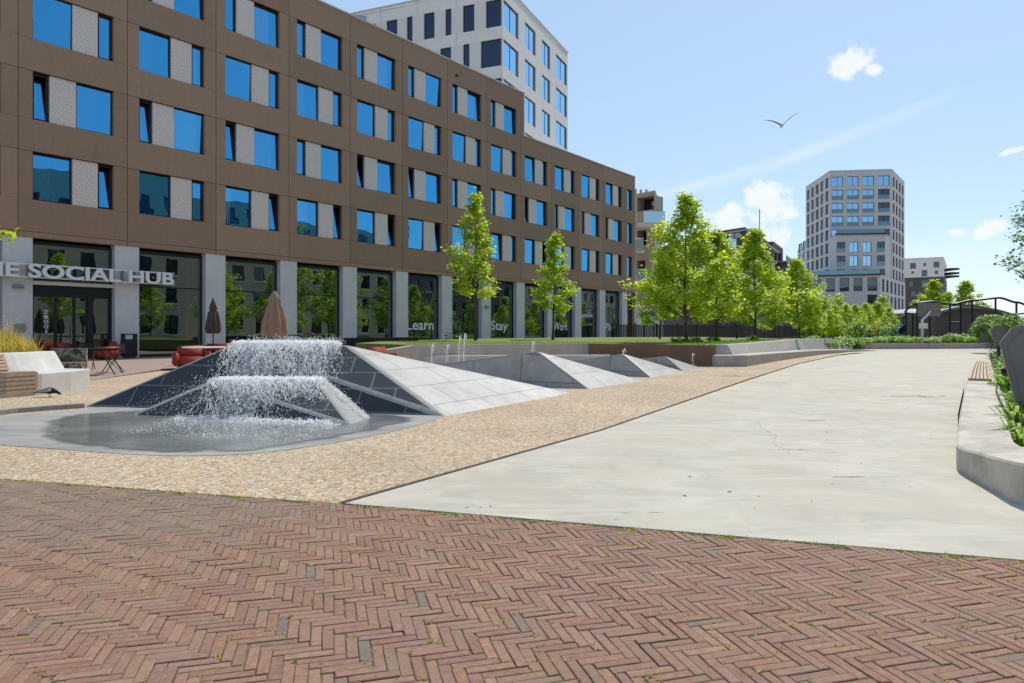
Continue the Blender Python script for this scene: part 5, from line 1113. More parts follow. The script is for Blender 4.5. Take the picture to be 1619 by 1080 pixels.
def build_far_end():
    k0, k1 = G(1350, 552), G(1575, 551)
    wall_run("planter_kerb", "low grey concrete kerb in front of the green bed at the end of the court", [k0, k1, (k1[0] + 9, k1[1] - 4)], .40, MT['wall_concrete'], .25)
    sheet("bed_soil", [(k0[0] - 8, k0[1] + .5), (k0[0], k0[1] + .2), (k1[0], k1[1] + .2), (k1[0] + 10, k1[1] - 3), (k1[0] + 10, 62), (24, 64)], .30, MT['soil'], .2)
    rnd = random.Random(17); sm = []
    for q in range(4):
        mb = MB(); tn = []; leaf_cloud(mb, tn, (0, 0, .3), (.75, .6, .34), 330, .17, rnd); me = mb.mesh("bed_shrub", MT['leaf_plant' if q % 2 else 'leaf_dark']); set_tone(me, tn); sm.append(me)
    for q in range(26):
        f = q / 25; x = 16.8 + (k0[0] + 1 - 16.8) * f + rnd.uniform(-.3, .3); y = 40.6 + (k0[1] + .8 - 40.6) * f + rnd.uniform(-.3, .3)
        o = put("bed_shrub", sm[rnd.randint(0, 3)], loc=(x, y, .12 + .1 * f), rot=rnd.uniform(0, 6.3)); s = rnd.uniform(.7, 1.05); o.scale = (s, s, s); tag(o, "low green shrub behind the sinking end of the pale seat", "shrub", "low shrubs behind the pale seat")
    k = 0
    for Y in (53.2, 55, 57.5):
        x = A(1285 if Y > 54 else 1362, Y)
        while x < A(1578, Y):
            o = put("bed_shrub", sm[rnd.randint(0, 3)], loc=(x, Y + rnd.uniform(-.4, .4), .28), rot=rnd.uniform(0, 6.3)); s = rnd.uniform(.7, 1.2); o.scale = (s, s, s * rnd.uniform(.7, 1.1)); tag(o, "low green shrub in the bed behind the kerb", "shrub", "low shrubs in the kerb bed"); x += rnd.uniform(.9, 1.3)
    for k, (px, Y, s, lb) in enumerate(((1558, 54, 1.9, "large yellow green bush before the arched frame"), (1590, 50, 1.9, "bright green bush behind the grey shields"), (1548, 55, 1.3, "small bush left of the large yellow green bush"), (1612, 52, 1.7, "green bush at the far edge behind the pointed shields"), (1352, 56, 1.5, "yellow green bush behind the kerb beside the ramp"), (1405, 57, 1.3, "yellowish bush before the blue ramp"))):
        mb = MB(); tn = []; r2 = random.Random(50 + k); leaf_cloud(mb, tn, (0, 0, .62), (.55, .5, .6), 420, .14, r2); leaf_cloud(mb, tn, (.3, 0, .9), (.3, .3, .35), 120, .13, r2); me = mb.mesh("bush", MT['leaf_plant']); set_tone(me, tn); o = put("bush", me, loc=(A(px, Y), Y, .28)); o.scale = (s, s, s); tag(o, lb.replace(" left of", " beside"), "bush")
    # basketball hoop seen from behind
    Y = 50.8; bx = A(1458, Y); t = thing("basketball_hoop", "basketball hoop on a white post with a plain weathered backboard", "basketball hoop", (bx, Y, 0)); dx = A(1474, Y) - bx
    mb = MB(); mb.tube([(0, 0, 0), (0, 0, Z(505, Y))], .09, 10); mb.tube([(0, 0, Z(506, Y)), (dx * .6, .1, Z(494, Y) - .2), (dx, .25, Z(492, Y))], .07, 8); mb.build("post", MT['white_sign'], t)
    mb = MB(); w = (A(1492.5, Y) - A(1456, Y)) / 2; mb.box(dx - w, dx + w, .35, .42, Z(500, Y), Z(478.5, Y)); mb.build("backboard", MT['board_back'], t)
    mb = MB(); mb.box(-.32, .32, -.16, -.095, Z(519.5, Y), Z(511, Y)); mb.build("padding_plate", MT['white_sign'], t)
    mb = MB(); n = 16; mb.tube([(dx + .23 * math.cos(6.283 * q / n), .70 + .23 * math.sin(6.283 * q / n), 3.05 - .3) for q in range(n + 1)], .012, 6); mb.build("rim", MT['red'], t)
    mb = MB(); mb.lathe([(.26, 0), (.26, .1), (.12, .16)], 14); mb.build("base_collar", MT['black_metal'], t)
    # wavy arched steel frame round the ball cage
    t = thing("arched_frame", "dark green steel cage with a wavy arched top rail beyond the hoop", "steel frame", (A(1431, 58), 58, 0)); o = t.location
    def rail(name, pts, Ys, r):
        mb = MB(); P = []; n = 60; pts = sorted(pts)
        for q in range(n + 1):
            px = pts[0][0] + (pts[-1][0] - pts[0][0]) * q / n
            for (a, b) in zip(pts, pts[1:]):
                if a[0] <= px <= b[0] + 1e-6: f = (px - a[0]) / (b[0] - a[0]); f = f * f * (3 - 2 * f); py = a[1] + (b[1] - a[1]) * f; break
            Y = Ys[0] + (Ys[1] - Ys[0]) * q / n; P.append((A(px, Y) - o.x, Y - o.y, Z(py, Y)))
        mb.tube(P, r * .68, 8); mb.build(name, MT['green_metal'], t)
    rail("top_rail", [(1431, 494), (1437, 485), (1452, 479), (1475, 477), (1495, 480), (1505, 481), (1537, 475), (1580, 471), (1607, 478), (1640, 489)], (58, 56), .13)
    rail("back_rail", [(1431, 495), (1445, 496.5), (1462, 493), (1490, 487), (1515, 482), (1537, 483), (1574, 491), (1604, 497), (1640, 493)], (58.3, 64), .11)
    for px, py, Y in ((1432.5, 494, 58), (1443, 496, 58.4), (1450, 480, 57.9), (1470, 490, 60), (1502, 481, 57.4), (1519, 478, 57.2), (1537, 475, 57.1), (1574, 471.5, 56.6), (1607, 478, 56.2)):
        mb = MB(); mb.tube([(A(px, Y) - o.x, Y - o.y, .2), (A(px, Y) - o.x, Y - o.y, Z(py, Y))], .075, 8); mb.build("post", MT['green_metal'], t)
    mb = MB(); a, b = A(1503, 57.3) - o.x, A(1518, 57.3) - o.x; mb.tube([(a, -.7, Z(510, 57.3)), (b, -.7, Z(510, 57.3))], .08, 6); mb.build("gate_bar", MT['green_metal'], t)
    # low dark pavilion behind the cage
    t = thing("pavilion", "low dark pavilion with a pale curved roof edge behind the steel cage", "building", (A(1500, 72), 72, 0)); o = t.location
    mb = MB(); n = 14; top = []; 
    for q in range(n + 1):
        px = 1478 + (1612 - 1478) * q / n; zz = Z(484 + 13 * ((px - 1528) / 70) ** 2 if px > 1528 else 484 + 9 * ((1528 - px) / 50) ** 2, 70); top.append((A(px, 70) - o.x, zz))
    for q in range(n):
        (xa, za), (xb, zb) = top[q], top[q + 1]; mb.prism([(xa, -2), (xb, -2), (xb, 8), (xa, 8)], 0, [za - .25, zb - .25, zb - .25, za - .25])
    mb.build("wall", MT['dark_brick'], t); mb = MB()
    for q in range(n):
        (xa, za), (xb, zb) = top[q], top[q + 1]; mb.prism([(xa, -2.5), (xb, -2.5), (xb, 8.5), (xa, 8.5)], [za - .249, zb - .249, zb - .249, za - .249], [za, zb, zb, za])
    mb.build("roof", MT['metal_grey'], t)
    # blue slanted ramp with a handrail
    t = thing("play_ramp", "navy blue slanted ramp with a pale handrail beside the cage", "ramp", (A(1397, 62), 62, 0)); o = t.location
    mb = MB(); xa, xb = 0, A(1431, 62) - o.x; mb.prism([(xa, 0), (xb, 0), (xb, 2), (xa, 2)], [0, 1.2, 1.2, 0], [.35, 1.9, 1.9, .35]); mb.build("deck", MT['navy'], t)
    mb = MB(); mb.tube([(-2.3, -.05, 1.0), (xb, -.05, 2.75)], .05, 6); mb.build("handrail", MT['green_metal'], t)
    for q in range(6): mb = MB(); x = -2 + q * (xb + 2) / 5.2; mb.tube([(x, -.05, max(0, .3 + x * .6)), (x, -.05, 1.0 + (x + 2.3) * 1.75 / (xb + 2.3))], .03, 6); mb.build("rail_post", MT['green_metal'], t)
    # slatted fence behind the maples
    t = thing("garden_fence", "long slatted fence coloured dark with the shade under the row of trees", "fence", (8.5, 58, .3)); mb = MB()
    d = Vector((A(1425, 96) - 8.5, 96 - 58)); L_ = d.length; d.normalize(); rz = math.atan2(d.y, d.x); t.rotation_euler = (0, 0, rz)
    for q in range(int(L_ / .22)): mb.box(q * .22, q * .22 + .13, 0, .03, 0, 1.55)
    mb.build("slat_panel", MT['black_metal'], t)  # grey slats blackened, the shade under the trees is in their colour
    for q in range(int(L_ / 3) + 1): mb = MB(); mb.box(q * 3 - .05, q * 3 + .05, .031, .12, 0, 1.65); mb.build("post", MT['black_metal'], t)
    bb = MB(); bb.box(-.22, .22, -.15, .15, 0, .75); bb.box(-.25, .25, -.18, .18, .75, .82); tag(bb.build("litter_bin", MT['metal_grey'], loc=(A(1556, 51.5), 51.5, .38)), "small grey bin on the kerb bed near the pointed shields", "bin")
build_far_end()

# ------------------------------------------------------------------ planter bench on the court's near corner
def build_right_planter():
    zt = .30
    outer = [(1511, 704, .22), (1513, 685, .24), (1517, 654, .29), (1520, 640, .3), (1524, 620, .3), (1528, 605, .3), (1535, 583, .3), (1544, 570, .3), (1553, 563, .3)]
    out = [G(x, y, z) + (z,) for x, y, z in outer]
    front = [G(1619, 735.5, .31) + (.31,), G(1590, 727.5, .29) + (.29,), G(1558.5, 719, .26) + (.26,), G(1535, 712.5, .24) + (.24,), G(1519, 708, .225) + (.225,)]
    ext = [(12.5, 7.2, .32), (9.0, 5.35, .32), (6.5, 4.75, .32), (5.0, 4.72, .32)]
    inner = [(14.5, 10.5, .3), (10.5, 7.2, .31), (7, 5.75, .31), (5.2, 5.5, .31)] + [G(x, y, zt) + (zt,) for x, y in ((1619, 709), (1606, 702), (1600, 697), (1596, 676), (1592, 650), (1587, 624), (1576, 604), (1571, 588), (1566, 571), (1562, 564))]
    edge = ext + front + out
    t = thing("planter_bench", "curved pale concrete bench edging the planter on the court", "bench", (3.9, 5.2, 0)); o = t.location
    mb = MB(); sub = lambda p: (p[0] - o.x, p[1] - o.y)
    # resample both edges by equal share of length, then bridge
    def resample(P, n):
        D = [0]
        for a, b in zip(P, P[1:]): D.append(D[-1] + math.dist(a[:2], b[:2]))
        outp = []
        for k in range(n + 1):
            s = D[-1] * k / n; j = max(q for q in range(len(D)) if D[q] <= s + 1e-9); j = min(j, len(P) - 2); f = (s - D[j]) / (D[j + 1] - D[j]); outp.append(tuple(P[j][i] + (P[j + 1][i] - P[j][i]) * f for i in range(3)))
        return outp
    def smooth(P, it=2):
        for _ in range(it):
            Q = [P[0]]
            for a, b in zip(P, P[1:]): Q += [tuple(a[i] * .75 + b[i] * .25 for i in range(3)), tuple(a[i] * .25 + b[i] * .75 for i in range(3))]
            P = Q + [P[-1]]
        return P
    n = 200; E1 = smooth(edge, 3); I1 = smooth(inner, 2)
    # match by nearest inner point so that the strip stays square to its edge
    Ei = resample(E1, n); Ii_full = resample(I1, 900); Ii = []; last = 0
    for k, e in enumerate(Ei):
        best = min(range(last, len(Ii_full)), key=lambda q: math.dist(Ii_full[q][:2], e[:2]) + (0 if q - last < 60 else 9)); last = best; Ii.append(Ii_full[best])
    rows = []
    for e, i in zip(Ei, Ii):
        d = Vector((i[0] - e[0], i[1] - e[1])).normalized() * .018
        rows.append([mb.V(sub(e) + (-.03,)), mb.V(sub(e) + (e[2] - .018,)), mb.V((e[0] + d.x - o.x, e[1] + d.y - o.y, e[2])), mb.V(sub(i) + (i[2],)), mb.V(sub(i) + (.0,))])
    for a, b in zip(rows, rows[1:]):
        for j in range(4): mb.fi((a[j], a[j + 1], b[j + 1], b[j]))
    mb.fi(rows[-1]); mb.build("seat_body", MT['bench_concrete'], t)
    # timber seat boards let into the top further along
    seg0, seg1 = [k for k, e in enumerate(Ei) if 13.2 < e[1] < 21.5 and e[0] > 5][0], [k for k, e in enumerate(Ei) if 13.2 < e[1] < 21.5 and e[0] > 5][-1]
    for q in range(6):
        f0, f1 = .04 + .135 * q, .04 + .135 * q + .098; sb = MB(); prev = None
        for k in range(seg0, seg1 + 1):
            e, i = Ei[k], Ii[k]; a = [e[0] + (i[0] - e[0]) * f0, e[1] + (i[1] - e[1]) * f0]; b = [e[0] + (i[0] - e[0]) * f1, e[1] + (i[1] - e[1]) * f1]
            cur = [sb.V((a[0] - o.x, a[1] - o.y, zt + .01)), sb.V((b[0] - o.x, b[1] - o.y, zt + .01)), sb.V((b[0] - o.x, b[1] - o.y, zt + .045)), sb.V((a[0] - o.x, a[1] - o.y, zt + .045))]
            if prev:
                for j in range(4): jj = (j + 1) % 4; sb.fi((prev[j], prev[jj], cur[jj], cur[j]))
            else: sb.fi(cur)
            prev = cur
        sb.fi(prev[::-1]); sb.build("wood_slat", MT['wood'], t)
    kb = MB(); e0, i0, e1, i1 = Ei[seg0], Ii[seg0], Ei[seg1], Ii[seg1]
    for k in range(seg0, seg1):
        P = []
        for kk, f in ((k, .03), (k, .84), (k + 1, .84), (k + 1, .03)): e, i = Ei[kk], Ii[kk]; P.append((e[0] + (i[0] - e[0]) * f - o.x, e[1] + (i[1] - e[1]) * f - o.y, zt + .006))
        kb.face(P)
    kb.build("slat_gap_shade", MT['joint'], t)  # dark sheet under the boards, paints the shade in their gaps
    ob = MB(); a, b = G(1519, 645, .3), G(1526.5, 607, .3); d = Vector((b[0] - a[0], b[1] - a[1])).normalized(); nx, ny = d.y * -1, d.x
    ob.prism([(a[0] + nx * .03 - o.x, a[1] + ny * .03 - o.y), (a[0] - nx * -.0 - .03 - o.x, a[1] - o.y), (b[0] - .03 - o.x, b[1] - o.y), (b[0] + nx * .03 - o.x, b[1] + ny * .03 - o.y)], .02, .22); ob.build("seat_void_shade", MT['dark_void'], t)  # near-black block painted as the shadowed void under the seat
    soil = [(p[0], p[1]) for p in I1] + [G(1580, 558, .2), (34, 40), (34, 20), (18, 12)]
    sheet("planter_soil", soil, .20, MT['soil'])
    # pointed grey plates standing in the planter
    def shield(x, y, h, w, rz, label, z0=.15):
        s = thing("metal_shield", label, "metal plate", (x, y, z0), rz); mb = MB(); sh = [(-.22, 0), (.22, 0), (.5, .78), (.27, .985), (.0, 1.0), (-.27, .985), (-.5, .78)]
        pr = [(a * w, b * h) for a, b in sh]; n = len(pr); f = [mb.V((p[0], -.03, p[1])) for p in pr]; b = [mb.V((p[0], .03, p[1])) for p in pr]; mb.fi(f); mb.fi(b[::-1])
        for k in range(n): j = (k + 1) % n; mb.fi((f[j], f[k], b[k], b[j]))
        bm = bmesh.new(); me = mb.mesh("plate", MT['grey_plate']); bm.from_mesh(me); bmesh.ops.bevel(bm, geom=bm.edges[:], offset=.014, segments=2, affect='EDGES'); bm.to_mesh(me); bm.free(); put("plate", me, s)
        rb = MB(); q = [(a * w * .78, h * .06 + b * h * .86) for a, b in sh]
        for k in range(n): j = (k + 1) % n; a, c = q[k], q[j]; rb.tube([(a[0], -.034, a[1]), (c[0], -.034, c[1])], .007, 5)
        rb.build("raised_border", MT['grey_plate'], s)
        pb = MB(); pb.box(-.05, .05, .031, .08, .19 - z0, h * .6); pb.build("support_post", MT['black_metal'], s)
    shield(A(1628, 8.5), 8.5, 1.0, .66, R(-12), "nearest dark grey pointed metal plate standing in the planter", .33)
    shield(A(1579.5, 22), 22, .70, .46, R(-25), "further dark grey pointed metal plate beyond the timber slats", .74)
    # spiky plants and purple flower heads along the planter edge
    rnd = random.Random(33); pm = []
    for q in range(3):
        mb = MB(); tn = []
        for _ in range(46):
            a = rnd.uniform(0, 6.283); ln = rnd.uniform(.16, .38); el = rnd.uniform(.5, 1.35); w = rnd.uniform(.008, .018); r0 = rnd.uniform(0, .06); d = Vector((math.cos(a) * math.cos(el), math.sin(a) * math.cos(el), math.sin(el))); s = Vector((-math.sin(a), math.cos(a), 0)) * w
            p0 = Vector((math.cos(a) * r0, math.sin(a) * r0, 0)); p1 = p0 + d * ln * .6; p2 = p1 + Vector((d.x, d.y, d.z * .2 - .25)) * ln * .5; b = len(mb.v)
            mb.v += [tuple(p0 - s), tuple(p0 + s), tuple(p1 + s), tuple(p1 - s), tuple(p2)]; mb.fi((b, b + 1, b + 2, b + 3)); mb.fi((b + 3, b + 2, b + 4)); tn += [rnd.random()] * 5
        leaf_cloud(mb, tn, (0, 0, .07), (.13, .13, .06), 22, .06, rnd); me = mb.mesh("leafy_plant", MT['leaf_plant']); set_tone(me, tn); pm.append(me)
    spots = [(1612, 688, 1.1), (1606, 665, 1.15), (1600, 650, 1.0), (1597, 612, 1.2), (1594, 598, 1.1), (1604, 630, 1.2), (1617, 700, .9), (1590, 585, 1.1), (1583, 574, 1.1), (1616, 640, 1.3), (1608, 610, 1.3), (1577, 566, 1.2), (1598, 575, 1.3), (1612, 590, 1.5)]
    for k, (px, py, s) in enumerate(spots):
        x, y = G(px, py + 6, .2); o_ = put("leafy_plant", pm[k % 3], loc=(x, y, .2), rot=k * 1.3); o_.scale = (s * (1 if y < 12 else 1.6),) * 3; tag(o_, "spiky green plant growing along the planter edge", "plant", "plants along the planter edge")
    for k, (px, py, lb) in enumerate(((1590, 588, "purple flower cluster beside the nearest pointed plate"), (1565, 546, "dark purple flower cluster at the far end of the planter"), (1578, 556, "dull pink flower cluster below the further pointed plate"))):
        Y = (10.5, 24, 18)[k]; ft = thing("flower", lb, "flower", (A(px, Y), Y, .2)); hgt = Z(py, Y) - .2; mb = MB(); r2 = random.Random(k)
        for _ in range(90):
            p = Vector((r2.gauss(0, 1), r2.gauss(0, 1), r2.gauss(0, 1))).normalized() * r2.uniform(.4, 1); s = .07 if k == 0 else .2; c = (p.x * s, p.y * s, hgt + p.z * s); mb.lathe([(.003, -.012), (.014, 0), (.003, .012)], 5, 0, c)
        mb.build("blossom", MT['purple'], ft); mb = MB(); mb.tube([(0, 0, 0), (0, 0, hgt)], .008, 5); mb.build("stem", MT['leaf_plant'], ft)
        cr = ft.children[1].data; set_tone(cr, [.3] * len(cr.vertices))
    hb = MB(); hp = [G(1604, 662, .34), G(1590, 648, .34), G(1580, 630, .335), G(1575, 615, .35), G(1577, 603, .34)]; hb.tube([(p[0], p[1], .325) for p in hp], .011, 6); hp2 = [G(1578, 603, .33), G(1585, 590, .33), G(1578, 578, .33), G(1573, 570, .33)]
    tag(hb.build("irrigation_hose", MT['rubber']), "thin black hose lying across the bench beside the plants", "hose")
build_right_planter()

def scatter_debris():
    rnd = random.Random(77); mb = MB()
    for _ in range(150):
        y = 4.5 + rnd.random() ** 1.6 * 18; x = rnd.uniform(-.2, .62) * y
        if y < brick_edge(x) + .1 or x < -1.2 + (y - 4.9) * .62: continue
        a = rnd.uniform(0, 6.28); l_ = rnd.uniform(.005, .018) * (1.5 if rnd.random() < .1 else 1); w = l_ * rnd.uniform(.2, .6); c, q = math.cos(a), math.sin(a)
        mb.face([(x - c * l_, y - q * l_, .006), (x + q * w, y - c * w, .009), (x + c * l_, y + q * l_, .012), (x - q * w, y + c * w, .008)])
    tag(mb.build("leaf_litter", MT['bark']), "tiny dry leaves and grit scattered on the pale concrete court", "litter", kind='stuff')
scatter_debris()
def pavement_stains():
    rnd = random.Random(12)
    for px, py, w, d, c in ((1200, 605.5, 1.2, .10, 'stain'), (1252, 712, .36, .05, 'stain'), (1340, 755, .22, .012, 'joint'), (1245, 608, .5, .08, 'stain'), (1450, 627, .7, .35, 'stain'), (1010, 812, .2, .02, 'stain'), (1290, 665, .18, .02, 'joint')):
        x, y = G(px, py); P = []
        for q in range(22): a = 6.283 * q / 22; k = rnd.uniform(.45, 1.0); P.append((x + math.cos(a) * w * k, y + math.sin(a) * d * k + math.cos(a) * w * k * .05))
        tag(MBp(P, .0062, MT[c]), kind='structure')
def MBp(P, z, m):
    mb = MB(); mb.face([(p[0], p[1], z) for p in P]); return mb.build("pavement_stain", m)
pavement_stains()

# ------------------------------------------------------------------ bench and grasses on the other side
def build_left_bench():
    path = [(-11.3, 11.25), (-10.6, 11.75), (-9.95, 12.3), (-9.52, 12.9), (-9.28, 13.55), (-9.2, 14.3), (-9.28, 15.08)]
    t, _b = seat_run("planter_bench", "white concrete bench with a leaning back and pale timber slats by the grasses", path, .52, .43, .82, .20, MT['white_concrete'], (-9.3, 14.0, 0))
    o = t.location
    def board(u0, u1, z0, z1, ks, name="wood_slat", lean=None):
        sb = MB(); prev = None
        for k in ks:
            i = int(k); f = k - i; j = min(i + 1, len(path) - 1); p = (path[i][0] + (path[j][0] - path[i][0]) * f, path[i][1] + (path[j][1] - path[i][1]) * f)
            a = path[max(0, i - (1 if f == 0 and i else 0))]; b = path[j] if (f or i < len(path) - 1) else path[i]; d = Vector((b[0] - a[0], b[1] - a[1])).normalized(); n = Vector((-d.y, d.x))
            pr = [(u0, z0), (u1, z0), (u1, z1), (u0, z1)] if lean is None else lean
            cur = [sb.V((p[0] + n.x * u - o.x, p[1] + n.y * u - o.y, z)) for u, z in pr]
            if prev:
                for q in range(4): qq = (q + 1) % 4; sb.fi((prev[q], prev[qq], cur[qq], cur[q]))
            else: sb.fi(cur)
            prev = cur
        sb.fi(prev[::-1]); sb.build(name, MT['wood'], t)
    ks = [0, 1, 2, 3, 3.85]
    for q in range(5): board(-.035, -.004, .06 + q * .083, .06 + q * .083 + .062, ks)
    for q in range(5): board(.01 + q * .1, .01 + q * .1 + .075, .444, .47, ks)
    for q in range(5): z = .50 + q * .064; u = .52 + (z - .43) / .39 * .20; board(0, 0, 0, 0, [0, 1, 2, 3, 3.6], lean=[(u - .045, z), (u - .012, z), (u + .014, z + .05), (u - .02, z + .05)])
    sheet("grass_bed", [(-10.1, 14.9), (-10.1, 14.2), (-10.3, 13.4), (-10.6, 12.9), (-11.3, 12.3), (-12.2, 11.8), (-16, 12), (-16, 15.5)], .70, MT['soil'], .6)
    gm = MB(); tn = []; rnd = random.Random(6)
    for _ in range(12000):
        u = rnd.random(); x = -10.25 - rnd.random() ** .9 * 3.2; y = 15.0 - rnd.random() * 2.9
        if x > -10.9 and y < 13.0: continue
        hmax = .36 + .42 * min(1, (-10.15 - x) / 1.1); h = hmax * rnd.uniform(.5, 1.1); a = rnd.uniform(0, 6.283); ln = rnd.uniform(.2, .75) * h; w = rnd.uniform(.004, .009); s = (-math.sin(a) * w, math.cos(a) * w); b = len(gm.v)
        gm.v += [(x - s[0], y - s[1], .68), (x + s[0], y + s[1], .68), (x + math.cos(a) * ln * .4 + s[0], y + math.sin(a) * ln * .4 + s[1], .68 + h * .7), (x + math.cos(a) * ln * .4 - s[0], y + math.sin(a) * ln * .4 - s[1], .68 + h * .7), (x + math.cos(a) * ln, y + math.sin(a) * ln, .68 + h)]
        gm.fi((b, b + 1, b + 2, b + 3)); gm.fi((b + 3, b + 2, b + 4)); patch = .5 + .5 * math.sin(x * 3.1 + 1) * math.sin(y * 2.7); tv = min(1, max(0, rnd.gauss(.15 + .6 * patch, .22))); tn += [tv * .4, tv * .4, tv, tv, min(1, tv + .3)]
    for _ in range(70):
        x = -10.3 - rnd.random() * 2.8; y = 14.9 - rnd.random() * 2; h = rnd.uniform(.6, .95); b = len(gm.v); w = .005; gx = rnd.gauss(0, .08); w = .003; gm.v += [(x - w, y, .7), (x + w, y, .7), (x + w + gx, y, .7 + h), (x - w + gx, y, .7 + h)]; gm.fi((b, b + 1, b + 2, b + 3)); tn += [.2, .2, .6, .6]
        leaf(gm, tn, Vector((x + rnd.gauss(0, .05), y, .7 + h * .97)), .05, rnd)
    me = gm.mesh("ornamental_grass", MT['grass_gold']); set_tone(me, tn); tag(put("ornamental_grass", me), "golden green ornamental grasses behind the white bench", "grass", kind='stuff')
build_left_bench()

# ------------------------------------------------------------------ terrace furniture and small things
def loft_body(mb, sec, seg=10, m=0):
    """sec: list of (centre, half width, half height)"""
    mb.tube([s[0] for s in sec], [(s[2], s[1]) for s in sec], seg, m)
def build_small():
    tz = lambda y: .006 + max(0, min(.11, (y - 17) * .008))
    # folding table and chairs
    def folding_table(x, y, rz, label):
        t = thing("folding_table", label, "table", (x, y, tz(y)), rz); mb = MB(); mb.box(-.65, .65, -.38, .38, .71, .74); mb.box(-.62, .62, -.35, .35, .68, .709); mb.build("table_top", MT['black_metal'], t)
        for sx_ in (-1, 1):
            for sy_ in (-1, 1): mb = MB(); mb.tube([(sx_ * .22, sy_ * .30, .68), (sx_ * .6, sy_ * .33, 0.0)], .018, 8); mb.build("leg", MT['black_metal'], t)
        return t
    def chair(x, y, rz, label):
        t = thing("folding_chair", label, "chair", (x, y, tz(y)), rz, None); mb = MB()
        for q in range(5): mb.box(-.2, .2, -.2 + q * .085, -.2 + q * .085 + .065, .44, .46)
        mb.build("seat", MT['black_metal'], t); mb = MB()
        for q in range(4): mb.box(-.2, .2, .225, .245, .56 + q * .075, .56 + q * .075 + .055)
        mb.build("backrest", MT['black_metal'], t)
        for s in (-1, 1):
            mb = MB(); mb.tube([(s * .215, -.26, 0), (s * .215, .0, .44), (s * .215, .235, .86)], .013, 6); mb.build("leg", MT['black_metal'], t)
            mb = MB(); mb.tube([(s * .195, .26, 0), (s * .195, -.17, .45)], .013, 6); mb.build("leg", MT['black_metal'], t)
    folding_table(A(152, 19.6), 19.6, R(12), "black folding table with splayed legs between the bench and the fountain")
    chair(A(118, 20.2), 20.2, R(70), "black folding chair at the end of the folding table nearest the bench")
    chair(A(180, 20.6), 20.6, R(-75), "black folding chair at the far end of the folding table")
    chair(A(136, 21.5), 21.5, R(20), "black folding chair behind the folding table facing the building")
    t = thing("lounge_chair", "low chair with patterned cushions behind the white bench", "chair", (A(105, 17.6), 17.6, 0.01), R(20)); mb = MB(); mb.box(-.4, .4, -.35, .35, .30, .45); mb.build("seat_cushion", MT['fabric_pattern'], t); mb = MB(); mb.prism([(-.4, .2), (.4, .2), (.4, .34), (-.4, .34)], .451, .80); mb.build("back_cushion", MT['fabric_pattern'], t)
    for sx_ in (-.36, .36):
        for sy_ in (-.3, .3): mb = MB(); mb.tube([(sx_, sy_, 0), (sx_, sy_, .3)], .02, 6); mb.build("leg", MT['black_metal'], t)
    # red lounge seats
    def red_seat(x, y, rz, w, label, z=None):
        t = thing("sofa", label, "sofa", (x, y, tz(y) if z is None else z), rz); t.scale = (.85, .85, .80)
        def soft(name, x0, x1, y0, y1, z0, z1):
            bm = bmesh.new(); bmesh.ops.create_cube(bm, size=1); 
            for v in bm.verts: v.co = Vector(((x0 + x1) / 2 + v.co.x * (x1 - x0), (y0 + y1) / 2 + v.co.y * (y1 - y0), (z0 + z1) / 2 + v.co.z * (z1 - z0)))
            bmesh.ops.bevel(bm, geom=bm.edges[:], offset=.06, segments=3, affect='EDGES'); me = bpy.data.meshes.new(name); bm.to_mesh(me); bm.free(); me.materials.append(MT['red']); me.polygons.foreach_set("use_smooth", [True] * len(me.polygons)); put(name, me, t)
        soft("seat_cushion", -w / 2, w / 2, -.4, .35, .12, .46); soft("backrest", -w / 2, w / 2, .30, .52, .2, .92); soft("armrest", -w / 2 - .18, -w / 2 + .02, -.4, .5, .1, .66); soft("armrest", w / 2 - .02, w / 2 + .18, -.4, .5, .1, .66)
        mb = MB(); mb.box(-w / 2, w / 2, -.34, .44, 0, .12); mb.build("plinth", MT['black_metal'], t)
    red_seat(A(98, 27.2), 27.2, R(25), .5, "single red armchair outside the entrance door")
    red_seat(A(167, 28.4), 28.4, R(-20), .5, "dark red armchair beside the entrance sidelight")
    red_seat(A(304, 22.5), 22.5, R(30), 1.0, "red sofa next to the white table behind the fountain")
    red_seat(A(350, 25), 25, R(20), 1.3, "long red sofa under the darker closed parasol")
    red_seat(A(602, 22.5), 22.5, R(40), .9, "red seat showing above the pale slope of the fountain", .0)
    t = thing("low_table", "white low table in front of the red sofa", "table", (A(322, 21.4), 21.4, tz(21)), R(10)); mb = MB(); mb.lathe([(.62, .70), (.62, .73)], 24); mb.build("table_top", MT['white_sign'], t); mb = MB(); mb.lathe([(.25, 0), (.25, .02), (.04, .05), (.04, .69)], 14); mb.build("pedestal", MT['black_metal'], t)
    # closed parasols
    def parasol(x, y, h, r, mat, label, z0):
        t = thing("closed_parasol", label, "parasol", (x, y, tz(y))); mb = MB(); pl = lambda u, z: .22 * math.cos(u * 8 * 2 * math.pi) * (1 if z < h - .3 else .4) + .1 * math.sin(u * 2 * math.pi * 3 + z * 4)
        mb.lathe([(r * .75, z0), (r, z0 + .12), (r * .92, z0 + (h - z0) * .35), (r * .68, z0 + (h - z0) * .6), (r * .42, h - .42), (r * .50, h - .34), (r * .30, h - .12), (.03, h)], 48, mod=pl); mb.build("canopy", MT[mat], t, smooth=True)
        mb = MB(); mb.tube([(0, 0, .06), (0, 0, h + .05)], .025, 8); mb.build("pole", MT['black_metal'], t); mb = MB(); mb.lathe([(.35, 0), (.35, .05), (.06, .08)], 20); mb.build("base", MT['black_metal'], t)
    parasol(A(337, 25), 25, 2.36, .23, 'parasol_dark', "small dark brown closed parasol before the entrance columns", 1.1)
    parasol(A(434, 23), 23, 2.55, .37, 'parasol', "larger taupe closed parasol right above the spray", 1.0)
